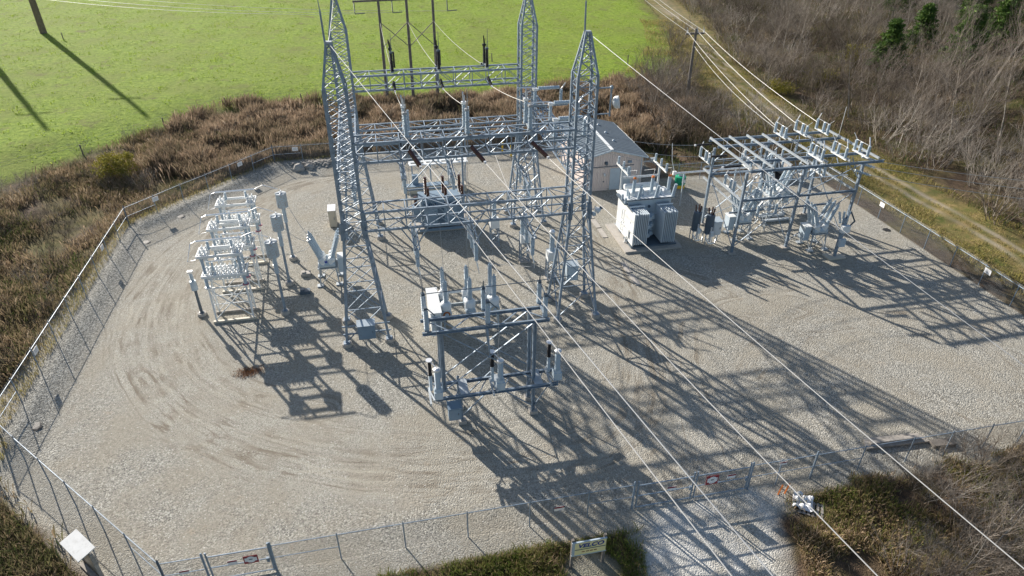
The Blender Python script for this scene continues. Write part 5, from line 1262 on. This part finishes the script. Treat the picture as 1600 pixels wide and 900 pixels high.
def tile(temps,X,Y,S,name,label,m,cat='bushes',tshift=None):
    parts=[]; Zs=height(X,Y); th=RNG.uniform(0,2*PI,len(X)); kk=RNG.integers(0,len(temps),len(X))
    for i in range(len(X)):
        v,f3,f4,t=temps[kk[i]]; c,s=math.cos(th[i]),math.sin(th[i]); w=v*S[i]; r=np.stack([w[:,0]*c-w[:,1]*s+X[i],w[:,0]*s+w[:,1]*c+Y[i],w[:,2]+Zs[i]],1)
        parts.append((r,f3,f4,np.clip(t+(tshift[i] if tshift is not None else 0),0,1)))
    o=np_object(name,*merge(parts),m); tag(o,label,cat,kind='stuff'); return o
TEMPS=[shrub_template(100+i,2.3,7) for i in range(5)]
print('shrub faces',[len(t[2]) for t in TEMPS])
TEMPS_N=[(v,f3,f4,t) for v,f3,f4,t in TEMPS]
def scatter_shrubs(x0,x1,y0,y1,n,mask,s,name,label,clump=None,ts=0):
    X,Y=sample(x0,x1,y0,y1,n,mask,clump); S=RNG.uniform(s[0],s[1],len(X)); print(name,len(X))
    return tile(TEMPS,X,Y,S,name,label,TWIG,tshift=(fbm(X,Y,9,77)-.5)*1.3+RNG.normal(0,.2,len(X))+ts+.03)
woodmask=lambda X,Y: is_free(X,Y,1.5)&((X>66)|((X>38)&(Y>74)))
scatter_shrubs(38,200,20,270,2900,lambda X,Y: woodmask(X,Y)&(Y<300),(.8,2.1),'wood_thicket','grey leafless thicket covering the slope of the right-hand wood',(14,81,.22,5))
scatter_shrubs(24,46,10,24.6,210,lambda X,Y: is_free(X,Y,.8)&((X>30)|(Y<18)),(.35,.95),'front_thicket','tangled grey bare bushes at the lower right corner',None,.1)
scatter_shrubs(-60,-28,14,105,420,lambda X,Y: is_free(X,Y,2.2),(.25,.7),'left_thicket','scattered bare twiggy bushes in the brush left of the fence',None,-.1)
# bare trees of the wood: things with trunk and crown
def tree_template(seed,h):
    rng=np.random.default_rng(seed); tr=[]; segs=[]
    p=np.array([0,0,-.3]); d=np.array([rng.normal(0,.06),rng.normal(0,.06),1.]); n=7; w=.2*h/9
    for i in range(n):
        d=d+rng.normal(0,.06,3); d/=np.linalg.norm(d); q=p+d*h/n; tr.append((p,q,w*(1-i/n*.85),w*(1-(i+1)/n*.85),rng.uniform(.2,.9)))
        if i>=2:
            for _ in range(3):
                e=rng.normal(0,.55,3); e[2]=abs(e[2])*.5+.75; e/=np.linalg.norm(e); grow(rng,q,e,h*rng.uniform(.2,.34),max(.06,w*.3),2,segs,.4,3,.3,3,.6)
        p=q
    return branch_ribbons(tr),branch_ribbons(segs)
TT=[tree_template(300+i,h) for i,h in enumerate((8,9.5,7,10.5,8.5))]
TM=[]
for tr,cr in TT:
    a=np_object('trunk_mesh',*tr,BARK); b=np_object('crown_mesh',*cr,TWIG); TM.append((a.data,b.data)); bpy.data.objects.remove(a); bpy.data.objects.remove(b)
print('tree faces',[len(t[1][2]) for t in TT])
def bare_tree(x,y,k,s,label,group,lean=(0,0)):
    o=bpy.data.objects.new('bare_tree',TM[k][0]); COL.objects.link(o); o.location=(x,y,hz(x,y)); o.scale=(s,s,s); o.rotation_euler=(lean[0],lean[1],random.uniform(0,6.28))
    c=bpy.data.objects.new('crown',TM[k][1]); COL.objects.link(c); c.parent=o; tag(o,label,'tree',group); return o
X,Y=sample(67,210,35,270,620,lambda X,Y: woodmask(X,Y)&(seg_dist(X,Y,CORR)>8),(25,82,.20,5))
print('trees',len(X))
for i in range(min(len(X),285)): bare_tree(X[i],Y[i],i%5,random.uniform(.8,1.35),'leafless grey tree standing in the right-hand wood','leafless trees of the right-hand wood',(random.gauss(0,.05),random.gauss(0,.05)))
for k,(x,y,s,l) in enumerate(((31.0,17.8,.62,'pale bare sapling leaning at the lower right, lowest in the picture'),(34.2,19.6,.7,'pale bare sapling at the lower right corner, middle one'),(38.5,22.6,.62,'pale bare sapling at the right edge just below the front fence'),(27.3,16.6,.5,'small pale bare sapling at the bottom edge left of the others'))):
    bare_tree(x,y,k,s,l,'pale bare saplings at the lower right',(0,.35))
# evergreens and yellow shrubs: many small leaf faces on real limbs
def leafy(name,x,y,h,r,m,label,cat,n=2600,lw=.3,conical=True,seed=0,group=None,trunk=True):
    rng=np.random.default_rng(seed); root=thing(name,label,cat,(x,y,hz(x,y)),group=group)
    if trunk:
        MB().lathe((0,0,-.3),(0,0,h*.9),[(0,.03*h),(1,.004*h)],8).build('trunk',WOODP,root,smooth=True)
    # clumps along whorled boughs
    C=[];nb=int(22+h*2)
    for i in range(nb):
        z=h*(.12+.86*i/nb) if conical else h*rng.uniform(.25,.95); rad=r*((1-z/h)**.8+.08 if conical else math.sqrt(max(.05,1-((z/h-.55)/.5)**2)))
        for _ in range(5):
            a=rng.uniform(0,2*PI); q=rng.uniform(.3,1.15)*rad; C.append((q*math.cos(a),q*math.sin(a),z+rng.normal(0,.12)-q*.12 if conical else z))
    C=np.array(C); idx=rng.integers(0,len(C),n); P=C[idx]+rng.normal(0,1,(n,3))*np.array([.28,.28,.12 if conical else .25])*max(.5,r/3)
    sz=rng.uniform(.5,1.2,n)*lw; a=rng.normal(0,1,(n,3)); a/=np.linalg.norm(a,axis=1)[:,None]; b=np.cross(a,rng.normal(0,1,(n,3))); b/=np.linalg.norm(b,axis=1)[:,None]
    V_=np.stack([P-a*sz[:,None],P+b*sz[:,None]*.35,P+a*sz[:,None],P-b*sz[:,None]*.35],1).reshape(-1,3); q=np.arange(n)*4; F4=np.stack([q,q+1,q+2,q+3],1)
    ct=rng.uniform(0,1,len(C)); t=np.repeat(np.clip(.25+.5*ct[idx]+rng.normal(0,.15,n),0,1),4)
    np_object('crown',V_,np.zeros((0,3),int),F4,t,m,parent=root); return root
PL=[(92,119,11,3.2),(101,112,13,3.6),(113,118,12,3.5),(110,104,14,3.8),(122,112,15,4),(128,124,14,4),(120,132,12,3.5),(104,126,10,3),(118,98,13,3.6),(133,108,15,4)]
for _ in range(9):
    a_=RNG.uniform(0,1); PL.append((112+42*RNG.uniform(0,1),108+50*RNG.uniform(0,1),RNG.uniform(9,15),RNG.uniform(3.5,4.6)))
PT=['bright green evergreen at the left edge of the evergreen group in the wood','evergreen behind the left edge of the evergreen group','evergreen in the middle of the group at the upper right','low dark evergreen at the near side of the upper right group','tall evergreen at the upper right corner','evergreen at the top edge of the picture, right side','evergreen behind the leafless trees at the top edge','small evergreen at the far left back of the group','dark evergreen nearest the right picture edge','tall evergreen beyond the right picture edge corner']
PL=[(x-2,y-13,h*.8,r) for x,y,h,r in PL]
for i,(x,y,h,r) in enumerate(PL): leafy('pine_tree',x,y,h,r,PINEM,PT[i] if i<len(PT) else 'dark evergreen mixed among leafless trees at the upper right','tree',5200,.34,True,i,'evergreens in the wood' if i<len(PT) else 'scattered evergreens behind the main group')
leafy('leafy_shrub',-33.0,88.5,2.9,2.4,YELG,'yellow-green leafy bush outside the far left fence corner','bush',4200,.16,False,31)
leafy('leafy_shrub',88.5,113,3.4,2.3,YELG,'yellow-green bush standing out in the grey thicket','bush',2200,.24,False,32)
leafy('leafy_shrub',69,104,2.2,2.2,YELG,'dull yellow bush near the single wooden pole','bush',1400,.2,False,33)
leafy('leafy_shrub',79,108,2.4,2.4,YELG,'dull yellow bush among bare bushes at the wood edge','bush',1400,.2,False,34)
leafy('leafy_shrub',86,82,2.2,2.2,YELG,'low yellow-green bush on the slope behind the right-hand frame','bush',1400,.2,False,35)
# brown debris patch in the yard
X=RNG.normal(-11.6,.55,900);Y=RNG.normal(43.3,.3,900)
o=np_object('dead_weeds',*blades(np.stack([X,Y,height(X,Y)],1),RNG.uniform(.03,.14,900),RNG.uniform(.02,.06,900),RNG.uniform(.5,2,900),RNG.uniform(.3,.8,900)),leafmat('dead_weed',[(0,(.12,.06,.03)),(1,(.30,.15,.07))])); tag(o,'small patch of dead brown weeds on the gravel below the capacitor banks','weeds',kind='stuff')

# ------------------------------------------------------------------ light, sky, camera
SUN_AZ=math.radians(119.0); SUN_EL=math.radians(23.5)
w=bpy.data.worlds.new('World'); scene.world=w; w.use_nodes=True; N=w.node_tree.nodes; L=w.node_tree.links
sk=N.new('ShaderNodeTexSky'); sk.sky_type='NISHITA'; sk.sun_disc=False; sk.sun_elevation=SUN_EL; sk.sun_rotation=PI/2-SUN_AZ; sk.altitude=100; sk.air_density=1; sk.dust_density=1; sk.ozone_density=1
L.new(sk.outputs['Color'],N['Background'].inputs['Color']); N['Background'].inputs['Strength'].default_value=.075
sl=bpy.data.lights.new('sun','SUN'); sl.energy=5.0; sl.angle=math.radians(.53); sl.color=(1,.93,.84)
so=bpy.data.objects.new('sun',sl); COL.objects.link(so)
sd=Vector((math.cos(SUN_AZ)*math.cos(SUN_EL),math.sin(SUN_AZ)*math.cos(SUN_EL),math.sin(SUN_EL))); so.rotation_euler=sd.to_track_quat('Z','Y').to_euler()
cam=bpy.data.cameras.new('camera'); co=bpy.data.objects.new('camera',cam); COL.objects.link(co); scene.camera=co
cam.sensor_width=36; cam.lens=36*1044.23/1600; cam.clip_start=.5; cam.clip_end=8000
pitch,roll,yaw=[math.radians(v) for v in (32.27532,.190745,11.81117)]
fw=Vector((math.sin(yaw)*math.cos(pitch),math.cos(yaw)*math.cos(pitch),-math.sin(pitch))); ri=Vector((math.cos(yaw),-math.sin(yaw),0)); up=ri.cross(fw)
r2=ri*math.cos(roll)+up*math.sin(roll); u2=-ri*math.sin(roll)+up*math.cos(roll)
from mathutils import Matrix
co.matrix_world=Matrix(((r2.x,u2.x,-fw.x,0),(r2.y,u2.y,-fw.y,0),(r2.z,u2.z,-fw.z,33.0),(0,0,0,1)))
scene.render.engine='CYCLES'
scene.view_settings.view_transform='Standard'; scene.view_settings.look='None'; scene.view_settings.gamma=1; scene.view_settings.use_curve_mapping=False; scene.view_settings.exposure=.84
scene.cycles.max_bounces=6; scene.cycles.transparent_max_bounces=24
scene.render.resolution_x=1024; scene.render.resolution_y=576
